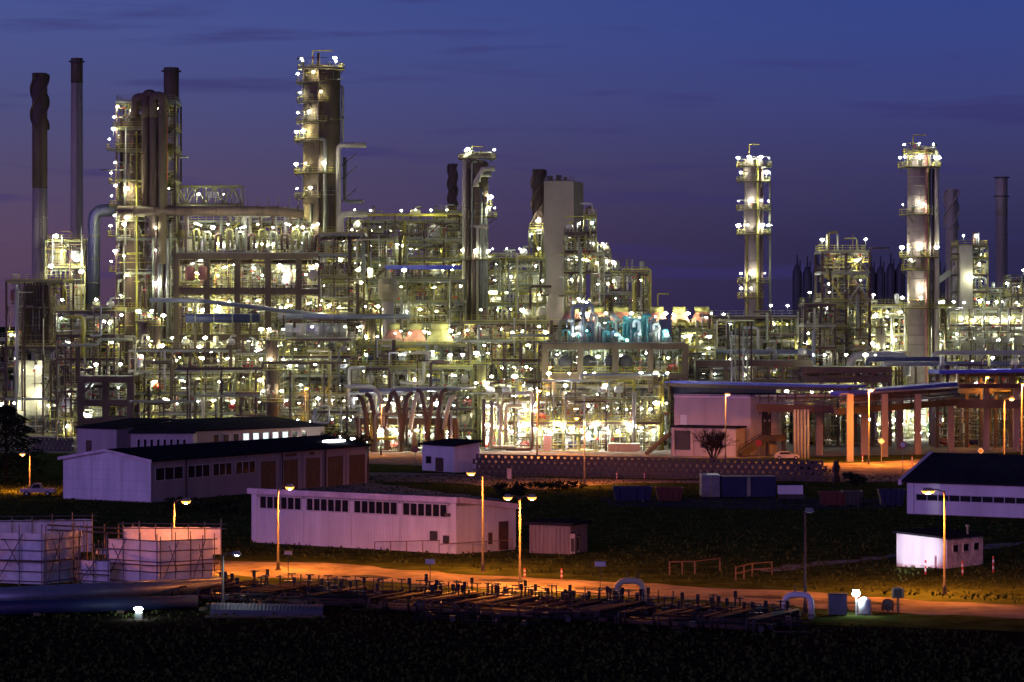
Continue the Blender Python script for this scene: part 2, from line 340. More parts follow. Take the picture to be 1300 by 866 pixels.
def frame(label, x0, x1, D, dep, lv, nb, seed, style='steel', ground=True, lampd=1.0, kinds=None, cl=1.0, post=None, name='process_structure', cat='process structure',
          low=None, lk_=None, topkit=.5, railc='yellow', fh=None, deckc='grating', rails=True, shape=None):
    """lv: deck levels as rows of the photo at depth D, bottom to top."""
    rng = random.Random(seed); xa, xb = X(x0, D), X(x1, D); root = thing(name, label, cat, ((xa+xb)/2, D, 0))
    zs = [Z(p, D) for p in lv]; lk_ = lk_ or LK; kinds = kinds or KIND
    pc, pw, bc, bh = dict(steel=('olive', .32, 'deep', .42), conc=('conc', .95, 'conc', 1.15), brown=('deep', .4, 'brown', .55), yellow=('olive', .32, 'olive', .4), olive=('brown', .35, 'olive', .45))[style]
    pw = post or pw; xs = [xa+(xb-xa)*i/nb for i in range(nb+1)]; zt = zs[-1]+(fh or 0)
    for i, px in enumerate(xs):
        for yy in (D, D+dep): MB(pc).box(px-pw/2, px+pw/2, yy-pw/2, yy+pw/2, 0, zt).build('post', root)
    for z in zs:
        bc = bc if style == 'conc' else rng.choice((bc, bc, 'deep', 'galv', 'olive')); railc_ = railc if rng.random() < .5 else rng.choice(('galv', 'olive', 'deep'))
        for yy in (D, D+dep): MB(bc).box(xa-pw*.4, xb+pw*.4, yy-pw*.53, yy+pw*.53, z-bh, z-.02).build('beam', root)
        for px in xs: MB(bc).box(px-pw*.4, px+pw*.4, D+pw*.55, D+dep-pw*.55, z-bh*.9, z-.03).build('cross_beam', root)
        ia, ib = 0, nb
        if style != 'conc' and nb > 2 and z is not zs[-1] and rng.random() < .6:
            ia = rng.randint(0, nb//2-1 if nb > 3 else 0); ib = rng.randint(ia+max(1, nb//2), nb)
        ya, yb_ = D-.2, D+dep+.2
        if style != 'conc' and rng.random() < .35: ya = D+dep*rng.uniform(.2, .5)
        ua, ub = xs[ia], xs[ib]
        MB(deckc).box(ua, ub, ya, yb_, z-.01, z+.07).build('deck', root)
        if rails: rail_mb(MB(railc_), [(ua, D+dep), (ua, ya+.05), (ub, ya+.05), (ub, D+dep)], z+.07).build('railing', root)
    cells = ([0.0] if ground else [])+zs
    if low is not None: zl = Z(low, D)
    bw = (xb-xa)/nb
    for a, b in zip(cells, cells[1:]):
        if low is not None and b < zl: continue
        for i in range(nb):
            fill_cell(root, rng, xs[i]+pw*.6, bw-pw*1.2, a+.08, b-bh-a-.1, D, dep, pick(rng, kinds))
            if rng.random() < .55: fill_cell(root, rng, xs[i]+pw*.6, bw-pw*1.2, a+.08, b-bh-a-.1, D+dep*.45, dep*.5, 'pipes')
            n = int(lampd*.7+rng.random())
            for k in range(n):
                lx = xs[i]+bw*rng.uniform(.15, .85); ly = D+rng.choice((-.5, .15*dep, .3*dep, .45*dep, .6*dep))
                sh = shape or ('tube' if rng.random() < .22 else 'globe')
                lamp(root, (lx, ly, b-bh-rng.uniform(.9, 1.9)), pick(rng, lk_), sh, rng.uniform(.7, 1.1), rng.random() < .5)
        if b-a > 4.2 and style != 'conc' and rails:
            for i in range(nb):
                if rng.random() < .4:
                    zz = a+(b-a)*rng.uniform(.38, .6); y0 = D+dep*rng.choice((-.04, .1, .25)); MB('grating').box(xs[i], xs[i]+bw, y0, y0+1.6, zz-.05, zz+.05).build('half_deck', root); rail_mb(MB(rng.choice(('yellow', 'olive', 'deep', 'galv'))), [(xs[i], y0), (xs[i]+bw, y0)], zz+.05, gap=1.2).build('railing', root)
                    if rng.random() < .4: ladder(root, xs[i]+bw*rng.random(), y0-.15, a, zz+1, rng.choice(('yellow', 'olive', 'deep')))
        # runs of pipe along the level
        for k in range(rng.choice((1, 2, 3))):
            r = rng.choice((.15, .2, .3, .45)); zz = b-bh-r-.15-k*.5; yy = D+rng.uniform(.1, .8)*dep
            u, v = sorted((rng.uniform(xa, xb), rng.uniform(xa, xb)))
            if v-u < (xb-xa)*.4: u, v = xa, xb
            if zz-2 > a: MB(pick(rng, PIPEC)).pipe([(u, yy, max(a, zz-rng.uniform(1, 4))), (u, yy, zz), (v, yy, zz), (v, yy, max(a, zz-rng.uniform(1, 4)))], r).build('pipe', root, True)
        clutter(root, rng, xa, xb, D-.6, D+dep*.5, a+.1, b-bh, int((xb-xa)*(b-a)*.80*cl)+5)
    zlo = zl if low is not None else 0.0
    nr = int((xb-xa)/1.9*(0 if style == 'conc' and cl <= 1.2 else 1))
    for k in range(nr):                  # tall risers and stand pipes passing several levels in front of the frame
        px = rng.uniform(xa, xb); r = rng.choice((.12, .16, .2, .28, .36)); yy = D-.35-r-rng.uniform(0, .9)
        u, v = sorted((rng.uniform(zlo, zs[-1]), rng.uniform(zlo, zs[-1]+1.5)))
        if v-u < 5: v = min(zs[-1]+1, u+8)
        mm = pick(rng, dict(alu=.22, galv=.22, cream=.15, deep=.17, conc=.12, yellow=.06, stackd=.06)); t = rng.random()
        pts = [(px, yy, u), (px, yy, v)]
        if t < .45: pts.append((px+rng.choice((-1, 1))*rng.uniform(1.5, 6), yy, v))
        if .3 < t < .6: pts.insert(0, (px+rng.choice((-1, 1))*rng.uniform(1.5, 5), yy, u))
        MB(mm).pipe(pts, r, 8).build('riser', root, True)
    for k in range(int(nb*.4+rng.random())):
        i = rng.randrange(nb); j = rng.randrange(max(1, len(zs)-1)) if len(zs) > 1 else 0
        if style != 'conc' and len(zs) > 1: MB(rng.choice(('galv', 'olive', 'deep'))).beam((xs[i], D-.3, zs[j]), (xs[i+1], D-.3, zs[j+1]), .2).build('brace', root)
    z = zs[-1]
    for i in range(nb):
        if rng.random() < topkit:
            fill_cell(root, rng, xs[i]+.4, bw-.8, z+.08, min(3.6, 2+bw*.3), D, dep, rng.choice(('pipes', 'drum', 'vessel', 'pipes')))
        if rng.random() < .6*min(1, lampd): lamp(root, (xs[i]+bw*rng.uniform(.1, .9), D+rng.uniform(0, .4)*dep, z+2.3), pick(rng, lk_), 'stalk', rng.uniform(.8, 1.15))
    return root

# ---------------------------------------------------------------- towers and stacks
def stack(label, x0, x1, top, D, m, cap=None, capz=0, taper=1.0, strake=None, rings=(), base=0, lit=None):
    r = (x1-x0)/2*mpp(D); cx = X((x0+x1)/2, D); zt = Z(top, D); root = thing('flue_stack', label, 'chimney', (cx, D, 0))
    MB(m).lathe([(r*taper, base), (r*taper, base+(zt-base)*.2), (r, zt-capz if cap else zt)], (cx, D, 0), 20).build('shaft', root, True)
    if cap: MB(cap).lathe([(r*1.02, zt-capz), (r*1.02, zt), (r*.8, zt), (r*.8, zt-1)], (cx, D, 0), 20).build('cap', root, True)
    ladder(root, cx+r*.35, D-r*1.12, max(base, 30), zt-.5, 'deep'); n = int((zt-base)/7); mb = MB(m)
    for i in range(n):
        z = base+4+i*7.0; 
        if z < zt-capz-1: rr = r*1.03*(taper if z < base+(zt-base)*.2 else 1+(taper-1)*(1-(z-base-(zt-base)*.2)/((zt-base)*.8))); MB(m).lathe([(rr, z), (rr, z+.22)], (cx, D, 0), 20).build('flange_ring', root, True)
    for py in rings:
        z = Z(py, D); mb = MB('dark'); mb.lathe([(r*1.35, z), (r*1.35, z+.25)], (cx, D, 0), 20).build('rim', root)
    if strake:
        za, zb = Z(strake[1], D), Z(strake[0], D)
        for k in range(3):
            mb = MB(m if not cap else cap); st = 26
            for i in range(st):
                p = []
                for zi, q in ((0, 1.0), (0, 1.32), (1, 1.32), (1, 1.0)):
                    t = (i+zi)/st; a = 2*math.pi*(k/3+t*(zb-za)/(r*2*5)); p.append((cx+r*q*math.cos(a), D+r*q*math.sin(a), za+(zb-za)*t))
                o = Vector((0, 0, .35)); mb.hexa([p[0], p[1], Vector(p[1])+o, Vector(p[0])+o, p[3], p[2], Vector(p[2])+o, Vector(p[3])+o])
            mb.build('helical_strake', root)
    return root, cx, r, zt
def platform(root, cx, D, r, z, a0, a1, ext=1.3, col='yellow', rad=None):
    """sector deck with its railing, angles in degrees, 270 faces the viewer"""
    R_ = r+ext; n = max(3, int((a1-a0)/22)); mb = MB('grating'); pts = []
    for i in range(n):
        p = []
        for a, rr in ((a0+(a1-a0)*i/n, r), (a0+(a1-a0)*i/n, R_), (a0+(a1-a0)*(i+1)/n, R_), (a0+(a1-a0)*(i+1)/n, r)): p.append((cx+rr*math.cos(R(a)), D+rr*math.sin(R(a))))
        mb.hexa([(*q, z-.16) for q in p]+[(*q, z) for q in p])
    o = mb.build('platform', root)
    for i in range(n+1): a = R(a0+(a1-a0)*i/n); pts.append((cx+R_*math.cos(a), D+R_*math.sin(a)))
    pts = [(cx+r*math.cos(R(a0)), D+r*math.sin(R(a0)))]+pts+[(cx+r*math.cos(R(a1)), D+r*math.sin(R(a1)))]
    ro = rail_mb(MB(col), pts, z, gap=1.2).build('railing', root); ro.parent = o
    for a in (a0+8, (a0+a1)/2, a1-8):
        b = MB('brown').beam((cx+R_*.95*math.cos(R(a)), D+R_*.95*math.sin(R(a)), z-.2), (cx+r*math.cos(R(a)), D+r*math.sin(R(a)), z-1.6), .12); bo = b.build('bracket', root); bo.parent = o
def ladder(root, x, y, z0, z1, col='yellow'):
    mb = MB(col)
    for dx in (-.25, .25): mb.beam((x+dx, y, z0), (x+dx, y, z1), .07)
    z = z0
    while z < z1: mb.beam((x-.25, y, z), (x+.25, y, z), .05); z += .6
    mb.build('ladder', root)
def column(label, x0, x1, top, D, m, plats, seed=1, pipes=(), bands=6, head=True, name='distillation_column', cat='refinery column', base=0, lamps=(), lkind=None, davit=True, kb=None):
    rng = random.Random(seed); r = (x1-x0)/2*mpp(D); cx = X((x0+x1)/2, D); zt = Z(top, D); root = thing(name, label, cat, (cx, D, 0))
    pr = [(r, base), (r, zt-r*.45)]+([(r*.93, zt-r*.22), (r*.6, zt-r*.06), (.05, zt)] if head else [(r, zt)])
    MB(m).lathe(pr, (cx, D, 0), 24).build('shell', root, True)
    for i in range(bands):
        z = base+(zt-r*.5-base)*(i+.7)/bands; MB(m).lathe([(r*1.015, z), (r*1.015, z+.25)], (cx, D, 0), 24).build('shell_band', root, True)
    for (py, a0, a1, *k) in plats:
        z = Z(py, D); ext = k[0] if k else 1.4; platform(root, cx, D, r, z, a0, a1, ext)
        nl = k[1] if len(k) > 1 else 2
        for i in range(nl):
            a = R(a0+(a1-a0)*(i+.5)/max(nl, 1)+rng.uniform(-12, 12)); lamp(root, (cx+(r+ext*.75)*math.cos(a), D+(r+ext*.75)*math.sin(a), z+2.1), pick(rng, lkind or LK), 'stalk', rng.uniform(.85, 1.25))
        clutter(root, rng, cx-r-ext*.8, cx+r+ext*.8, D-r-ext*.6, D-r*.8, z, z+2.2, 7, .1)
        a = R((a0+a1)/2); mb = MB('galv'); mb.lathe([(.3, 0), (.3, .9), (.5, .9), (.5, 1.1)], (cx+r*math.cos(a)*1.02, D+r*math.sin(a)*1.02, z+.6), 10); mb.build('nozzle', root, True)
    ps = sorted([Z(p[0], D) for p in plats])
    for i, (a, b) in enumerate(zip([base]+ps, ps)):
        pa = plats[0]; s = -1 if i % 2 else -.8; ladder(root, cx+s*r*.98, D-r*.25-.4, a, b+1, rng.choice(('yellow', 'galv')))
    for (dx, pr_, zt_, zb_, mm, el) in pipes:    # dx offset in radii, radius, top row, bottom row, elbow length in m
        px = cx+dx*r; yy = D-math.sqrt(max(0, 1-min(1, abs(dx))**2))*r-pr_*1.2; z1 = Z(zt_, D); z0 = 0 if zb_ is None else Z(zb_, D)
        pts = [(px, yy, z0), (px, yy, z1)]
        if el: pts.append((px+el, yy, z1))
        MB(mm).pipe(pts, pr_, 10).build('pipe', root, True)
    for (px, py, k, s) in lamps: lamp(root, (X(px, D), D-r-.8, Z(py, D)), k, 'globe', s)
    if davit:
        mb = MB('yellow'); mb.pipe([(cx-r*.5, D, zt-1), (cx-r*.5, D, zt+3), (cx+r*.6, D, zt+3)], .12, 6); mb.build('davit', root)
    return root, cx, r, zt
# ================================================================ SETTING
def ragged(pts, amp, seed, step=3.0):
    rg = random.Random(seed); out = []
    for a, b in zip(pts, pts[1:]+pts[:1]):
        a = Vector((a[0], a[1])); b = Vector((b[0], b[1])); n = max(1, int((b-a).length/step)); d = (b-a).normalized(); nn = Vector((d.y, -d.x))
        for i in range(n): p = a.lerp(b, i/n)+nn*rg.uniform(-amp, amp); out.append((p.x, p.y))
    return out
def ground_poly(name, pts, z, m, thick=None):
    mb = MB(m); pts = ragged(pts, .9 if len(pts) > 6 else .5, len(name), 2.5) if name in ('front_road', 'side_path', 'footpath', 'building_apron', 'skip_yard') else pts; n = len(pts); mb.v = [(p[0], p[1], z) for p in pts]; mb.q(*range(n)); o = mb.build(name); o['kind'] = 'structure'; return o
g = ground_poly('ground', [(-3000, 20), (3000, 20), (3000, 6000), (-3000, 6000)], 0, 'grass')
ground_poly('refinery_yard', [G(-200, 572), G(600, 582), G(840, 584), G(1400, 572), (X(1900, 1100), 1100), (X(-700, 1100), 1100)], .012, 'gravel')
ground_poly('plant_road', [G(60, 575), G(560, 592), G(600, 603), G(1062, 612), G(1145, 612), G(1420, 592), G(1420, 571), G(1080, 588), G(840, 586), G(620, 584), G(300, 574)], .018, 'road')
ground_poly('front_road', [G(180, 710), G(300, 712), G(420, 715), G(600, 730), G(800, 740), G(960, 748), G(1150, 761), G(1420, 775), G(1420, 792), G(1100, 776), G(900, 763), G(700, 752), G(500, 740), G(300, 731), G(180, 729)], .008, 'road')
ground_poly('side_path', [G(470, 600), G(560, 601), G(700, 607), G(830, 609), G(960, 611), G(960, 613), G(800, 613), G(690, 622), G(640, 619), G(560, 612), G(470, 611)], .010, 'road')
ground_poly('building_apron', [G(470, 612), G(560, 625), G(640, 634), G(640, 640), G(540, 640), G(440, 632), G(330, 622), G(400, 612)], .009, 'gravel')
ground_poly('skip_yard', [G(760, 632), G(1140, 634), G(1140, 645), G(980, 647), G(780, 642)], .009, 'asphalt')
ground_poly('footpath', [G(960, 722), G(1120, 706), G(1145, 701), G(1300, 688), G(1300, 692), G(1150, 705), G(1120, 710), G(980, 726)], .009, 'gravel')
ground_poly('pipe_trench', [G(280, 752), G(520, 764), G(760, 778), G(1000, 792), G(1420, 806), G(1420, 870), G(-100, 870), G(-100, 760)], .005, 'soil')
for k_, (px_, py_, w_, m_) in enumerate(((470, 732, 26, 'asphalt'), (590, 741, 18, 'gravel'), (640, 737, 34, 'asphalt'), (770, 748, 40, 'asphalt'), (880, 752, 20, 'gravel'), (980, 758, 36, 'asphalt'), (1100, 766, 44, 'asphalt'), (1230, 773, 30, 'gravel'))):
    ground_poly('road_patch', ragged([G(px_-w_, py_-1.5), G(px_, py_-2.2), G(px_+w_, py_+1), G(px_+w_*.8, py_+3), G(px_, py_+2.0), G(px_-w_*.9, py_+.6)], .5, k_, 1.2), .016, m_)
# ---- helpers for walls: s along A->B on the ground, t outward (towards the viewer), z up
class Wall:
    def __init__(s, A, B):
        s.A = Vector((A[0], A[1])); s.d = Vector((B[0]-A[0], B[1]-A[1])); s.L = s.d.length; s.u = s.d/s.L; s.n = Vector((s.u.y, -s.u.x))
    def p(s, a, t, z): q = s.A+s.u*a+s.n*t; return (q.x, q.y, z)
    def box(s, mb, s0, s1, z0, z1, t0, t1):
        return mb.hexa([s.p(s0, t1, z0), s.p(s1, t1, z0), s.p(s1, t0, z0), s.p(s0, t0, z0), s.p(s0, t1, z1), s.p(s1, t1, z1), s.p(s1, t0, z1), s.p(s0, t0, z1)])
    def part(s, name, m, root, *a, **k): return s.box(MB(m), *a).build(name, root, **k)
    def quad(s, mb, s0, s1, za, zb, zc, zd, t0, t1):      # heights: za,zb bottom at s0,s1; zc,zd top at s0,s1
        return mb.hexa([s.p(s0, t1, za), s.p(s1, t1, zb), s.p(s1, t0, zb), s.p(s0, t0, za), s.p(s0, t1, zc), s.p(s1, t1, zd), s.p(s1, t0, zd), s.p(s0, t0, zc)])
def prism(mb, base, z0, tops):                          # footprint polygon with a top height for every corner
    n = len(base); b = len(mb.v); mb.v += [(p[0], p[1], z0) for p in base]+[(p[0], p[1], t) for p, t in zip(base, tops)]
    mb.q(*[b+i for i in range(n)][::-1]); mb.q(*[b+n+i for i in range(n)])
    for i in range(n): j = (i+1) % n; mb.q(b+i, b+j, b+n+j, b+n+i)
    return mb
def window_row(wl, root, s0, s1, z0, z1, n, t=.02, glassm='glass', fw=.09):
    fr = MB('frame'); w = (s1-s0)/n
    wl.box(fr, s0-fw, s1+fw, z0-fw, z0, 0, t+.08); wl.box(fr, s0-fw, s1+fw, z1, z1+fw, 0, t+.08)
    for i in range(n+1): wl.box(fr, s0+i*w-fw/2, s0+i*w+fw/2, z0, z1, 0, t+.08)
    fo = fr.build('window', root)
    for i in range(n):
        o = wl.part('pane', glassm, fo, s0+i*w+fw/2, s0+(i+1)*w-fw/2, z0, z1, -.02, t)
    return fo
# ---- garage hall, left: white gable towards the viewer, long side with garage doors
A = Vector((-48.1, 378.0)); u = Vector((26.6, 45.0)).normalized(); v = Vector((-u.y, u.x)); L, Wd, he, hp = 52.0, 15.0, 5.55, 6.75
c0, c1, c2, c3 = A, A+u*L, A+u*L+v*Wd, A+v*Wd
rt = thing('garage_hall', 'long garage hall with dark roof, white end gable and a row of brown garage doors', 'building', (A.x, A.y, 0))
body = MB('gwall'); prism(body, [c0, c1, c2, c3], 0, [he]*4)
for e in (c0, c1): pass
body.build('wall', rt)
gw = Wall(c3, c0)
m2 = (c0+c3)/2; mb = MB('wwall'); b = len(mb.v)
mb.v += [gw.p(0, .03, he+.002), gw.p(Wd, .03, he+.002), gw.p(Wd/2, .03, hp), gw.p(0, -.3, he+.002), gw.p(Wd, -.3, he+.002), gw.p(Wd/2, -.3, hp)]
mb.q(0, 1, 2); mb.q(5, 4, 3); mb.q(0, 3, 4, 1); mb.q(1, 4, 5, 2); mb.q(2, 5, 3, 0); mb.build('gable', rt)
for i in range(3):
    for j in range(4):
        gw.part('wall_panel', 'wwall', rt, Wd*i/3+.02, Wd*(i+1)/3-.02, .1+1.36*j+.015, .1+1.36*(j+1)-.015, 0, .06)
for i in range(14): gw.part('sheet_rib', 'wwall', rt, Wd*(i+.5)/14-.03, Wd*(i+.5)/14+.03, .2, he-.1, .061, .09)
mb = MB('roof'); ov = .5
for sgn in (0, 1):
    a0 = (c0-v*ov if sgn == 0 else c3+v*ov)-u*ov; a1 = a0+u*(L+2*ov); k0 = (c0+c3)/2-u*ov; k1 = k0+u*(L+2*ov)
    ze = he-.1; mb = MB('roof')
    mb.hexa([(a0.x, a0.y, ze), (a1.x, a1.y, ze), (k1.x, k1.y, hp-.02), (k0.x, k0.y, hp-.02), (a0.x, a0.y, ze+.22), (a1.x, a1.y, ze+.22), (k1.x, k1.y, hp+.22), (k0.x, k0.y, hp+.22)]); mb.build('roof_slope', rt)
    w2 = MB('trim'); e0 = a0-u*.02; q0 = k0-u*.02
    w2.hexa([(e0.x, e0.y, ze-.15), (q0.x, q0.y, hp-.12), (q0.x-u.x*.08, q0.y-u.y*.08, hp-.12), (e0.x-u.x*.08, e0.y-u.y*.08, ze-.15), (e0.x, e0.y, ze+.27), (q0.x, q0.y, hp+.27), (q0.x-u.x*.08, q0.y-u.y*.08, hp+.27), (e0.x-u.x*.08, e0.y-u.y*.08, ze+.27)]); w2.build('verge_board', rt)
lw = Wall(c0, c1)
def sx_at(px):                                           # distance along the long side at a photo column
    k = (px-650)/F; return (k*A.y-A.x)/(u.x-k*u.y)
for a, b in ((197, 232), (238, 266), (270, 294), (299, 324)): window_row(lw, rt, sx_at(a), sx_at(b), 2.9, 4.5, 3)
for a, b in ((329, 351), (358, 379), (386, 407), (414, 436), (441, 464)):
    s0, s1 = sx_at(a), sx_at(b); fo = lw.part('garage_door', 'door', rt, s0+.1, s1-.1, .05, 4.3, -.25, .02)
    for k in range(5): lw.part('door_panel', 'door', fo, s0+.15, s1-.15, .1+k*.84, .1+(k+1)*.84-.05, .021, .07)
    for q in (s0, s1): lw.part('door_pier', 'pinkwall', rt, q-.25, q+.25, 0, 4.75, 0, .12)
for a in (235, 357, 412, 466): lw.box(MB('brown'), sx_at(a)-.07, sx_at(a)+.07, 0, 5.4, .13, .3).build('downpipe', rt)
for a, b in ((362, 376), (393, 399)): lw.part('vent', 'brown', rt, sx_at(a), sx_at(b), 4.78, 5.2, 0, .08)
# the bright skylight strip on the far end of that roof
sk = thing('roof_floodlight', 'glaring white strip light on the far end of the dark garage roof', 'floodlight', (lw.p(sx_at(440), -2.2, 6.0)))
mb = MB('E_pool'); lw.box(mb, sx_at(431), sx_at(452), 6.25, 6.5, -3.0, -1.9); mb.build('light_panel', sk)
mb = MB('lampoff'); lw.box(mb, sx_at(430), sx_at(453), 5.62, 6.24, -2.8, -2.1); mb.build('housing', sk)
# ---- lower hall behind it with a row of small windows
def flat_hall(name, label, A, B, depth, h, hr, m='pinkwall', wins=(), group=None, lit=()):
    wl = Wall(A, B); rt = thing(name, label, 'building', (A[0], A[1], 0), group)
    C_ = wl.p(wl.L, -depth, 0)[:2]; D_ = wl.p(0, -depth, 0)[:2]
    prism(MB(m), [A, B, C_, D_], 0, [h, h, hr, hr]).build('wall', rt)
    o = .4; mb = MB('roof'); P = [wl.p(-o, o, 0), wl.p(wl.L+o, o, 0), wl.p(wl.L+o, -depth-o, 0), wl.p(-o, -depth-o, 0)]; hs = [h, h, hr, hr]
    b = len(mb.v); mb.v += [(p[0], p[1], q+.02) for p, q in zip(P, hs)]+[(p[0], p[1], q+.3) for p, q in zip(P, hs)]
    for a in ((3, 2, 1, 0), (4, 5, 6, 7), (0, 1, 5, 4), (1, 2, 6, 5), (2, 3, 7, 6), (3, 0, 4, 7)): mb.q(*a)
    mb.build('roof', rt)
    for i, (s0, s1, z0, z1, n) in enumerate(wins): window_row(wl, rt, s0*wl.L, s1*wl.L, z0, z1, n, glassm='E_win' if i in lit else 'glass', fw=.12)
    return rt, wl
rt, wl = flat_hall('workshop_building', 'low dim purple workshop with dark flat roof and peeling front behind the garage hall', G(98, 577), G(148, 579), 14, 4.7, 5.9, 'gwall')
wl.part('door', 'door', rt, 2.2, 3.6, .05, 2.6, 0, .05)
rt, wl = flat_hall('annex_building', 'long low annex with a row of small square windows behind the garage roof', G(166, 581), G(245, 581), 16, 4.2, 5.4, 'pinkwall', [(.1+i*.105, .155+i*.105, 1.7, 3.2, 1) for i in range(8)])
rt, wl = flat_hall('office_block', 'long dark roofed block with five lit windows half hidden by the garage roof', G(246, 579), G(412, 571), 15, 4.3, 5.6, 'pinkwall', [(.14+i*.075, .185+i*.075, 2.2, 3.6, 1) for i in range(10)], lit=(3, 4, 5, 6, 7))
# ---- white panel building, centre
Pa, Pb, Pc = (-28.6, 312.0), (-5.8, 296.5), (.4, 302.4); hw = 5.85; hb = 4.7
Pd = (Pa[0]+Pc[0]-Pb[0], Pa[1]+Pc[1]-Pb[1])
rt = thing('panel_building', 'white panelled flat roofed building with four ribbon windows beside the orange road', 'building', (Pb[0], Pb[1], 0))
prism(MB('wwall'), [Pa, Pb, Pc, Pd], 0, [hw, hw, hb, hb]).build('wall', rt)
wl = Wall(Pa, Pb); wr = Wall(Pb, Pc)
nb = 4; bw = (wl.L-1.6)/nb
for i in range(nb):
    s0 = .8+bw*i
    for (z0, z1) in ((.25, 1.55), (1.55, 2.85), (2.85, 3.75)): wl.part('wall_panel', 'wwall', rt, s0+.03, s0+bw-.03, z0+.025, z1-.025, 0, .07)
    for k in range(16): wl.part('sheet_rib', 'wwall', rt, s0+.2+k*(bw-.4)/15-.025, s0+.2+k*(bw-.4)/15+.025, .3, 3.7, .071, .095)
    window_row(wl, rt, s0+.35, s0+bw-.35, 3.85, 5.1, 6, t=.03, fw=.13)
wl.part('corner_post', 'wwall', rt, 0, .75, .1, 5.3, 0, .1); wl.part('corner_post', 'wwall', rt, wl.L-.75, wl.L, .1, 5.3, 0, .1)
wl.part('fascia', 'trim', rt, -.4, wl.L+.3, 5.35, 5.95, -.2, .4)
wr.quad(MB('trim'), .3, wr.L+.3, 5.35, 4.3, 5.949, 4.85, -.2, .4).build('fascia', rt)
prism(MB('roof'), [Pa, Pb, Pc, Pd], 5.0, [hw+.14, hw+.14, hb+.12, hb+.12]).build('roof', rt)
for (z0, z1) in ((.2, 2.1), (2.1, 3.7)):
    for i in range(2): wr.part('wall_panel', 'wwall', rt, wr.L*i/2+.03, wr.L*(i+1)/2-.03, z0+.02, z1-.02, 0, .05)
wr.part('door', 'door', rt, wr.L*.70, wr.L*.86, .1, 3.1, .05, .12); wr.part('meter_box', 'brown', rt, wr.L*.52, wr.L*.58, .8, 2, .05, .2)
wl.part('meter_box', 'dark', rt, wl.L-3.2, wl.L-2.4, 1.3, 2.3, .1, .35); wl.part('meter_box', 'dark', rt, wl.L-1.5, wl.L-.9, 1.1, 1.9, .1, .35)
for k in (1.0, 1.8): wl.part('vent', 'brown', rt, wl.L-1.9+k*.5, wl.L-1.6+k*.5, 3.9, 4.25, .1, .2)
rp = thing('ramp_railing', 'low handrail in front of the white panelled wall and its corner', 'railing', wl.p(wl.L-6, 1.6, 0))
mb = MB('timber'); mb2 = [wl.p(wl.L-9.5, 1.6, .2), wl.p(wl.L-1, 1.6, .45)]
mb.beam(wl.p(wl.L-9.5, 1.6, .95), wl.p(wl.L-1, 1.6, 1.5), .08)
for k in range(5): mb.beam(wl.p(wl.L-9.5+k*2.1, 1.6, 0), wl.p(wl.L-9.5+k*2.1, 1.6, .98+.135*k), .09)
mb.beam(wl.p(wl.L-1, 1.6, 1.1), wr.p(wr.L*.7, 2.2, 1.3), .08)
for k in range(4): mb.beam(wr.p(.3+wr.L*.22*k, 2.2, 0), wr.p(.3+wr.L*.22*k, 2.2, 1.25), .09)
mb.build('handrail', rp)
# ---- grey shed beside it
rt, wl = flat_hall('storage_shed', 'grey corrugated storage shed right of the white panelled building', G(672, 702), G(724, 704), 4.5, 3.0, 3.0, 'shedgrey')
for k in range(10): wl.part('sheet_rib', 'shedgrey', rt, wl.L*(k+.5)/10-.04, wl.L*(k+.5)/10+.04, .1, 2.9, 0, .06)
for i, (a, b) in enumerate(((727, 704), (733, 702))):
    x, y = G(a, b); rt = thing('switch_cabinet', ('first' if i == 0 else 'second')+' slim pale switch cabinet at the right end of the grey shed', 'cabinet', (x, y, 0))
    MB('gwall').box(x-.25, x+.25, y-.3, y+.3, .1, 2.2-.4*i).build('housing', rt); MB('dark').box(x-.2, x+.2, y-.32, y-.302, .3, 1.7).build('door', rt); MB('roof').box(x-.3, x+.3, y-.36, y+.34, 2.201-.4*i, 2.28-.4*i).build('lid', rt)
# ---- gatehouse hut by the honeycomb wall
rt, wl = flat_hall('gate_hut', 'small whitish hut with mono pitch roof left of the honeycomb wall', G(536, 597), G(577, 600), 5, 4.1, 4.7, 'wwall')
wl.part('door', 'door', rt, wl.L*.42, wl.L*.66, .05, 2.2, 0, .06); window_row(wl, rt, wl.L*.12, wl.L*.3, 1.2, 2.3, 1)
sd = Wall(G(577, 600), (G(577, 600)[0]+2.2, G(577, 600)[1]+4)); sd.part('door', 'brown', rt, .6, 2.6, .05, 2.6, 0, .06)
# ---- pale control building with outside stairs
Pa, Pb, Pc = (X(856, 512), 512.), (X(953, 505), 505.), (X(986, 509), 509.); Pd = (Pa[0]+5, Pa[1]+14); Pe = (Pc[0]+2, Pc[1]+12)
rt = thing('control_building', 'pale pinkish windowless block with a dark double door above outside stairs', 'building', (Pb[0], Pb[1], 0))
hc = Z(503, 506); prism(MB('pinkwall'), [Pa, Pb, Pc, Pe, Pd], 0, [hc]*5).build('wall', rt)
prism(MB('roof'), [(Pa[0], Pa[1]-.25), (Pb[0], Pb[1]-.25), (Pc[0]+.3, Pc[1]), Pe, Pd], hc+.003, [hc+.12]*5).build('roof', rt)
wl = Wall(Pa, Pb); wr = Wall(Pb, Pc)
wl.part('parapet', 'trim', rt, 0, wl.L, hc-.35, hc+.22, 0, .18); wr.part('parapet', 'pinkwall', rt, .19, wr.L, hc-.35, hc+.22, 0, .17)
wl.part('sign_plate', 'white', rt, 1.2, 2.5, 5.2, 7, 0, .06)
zl = Z(553, 506)
dd = wr.part('door', 'dark', rt, wr.L*.42, wr.L*.78, zl+.05, zl+4.4, 0, .07)
for k in (.5, .68): wr.part('door_sign', 'redl' if False else 'trim', dd, wr.L*k, wr.L*(k+.05), zl+2.4, zl+2.8, .071, .1)
wr.part('landing', 'conc', rt, wr.L*.3, wr.L*1.0, zl-1.0, zl, 0, 2.6)
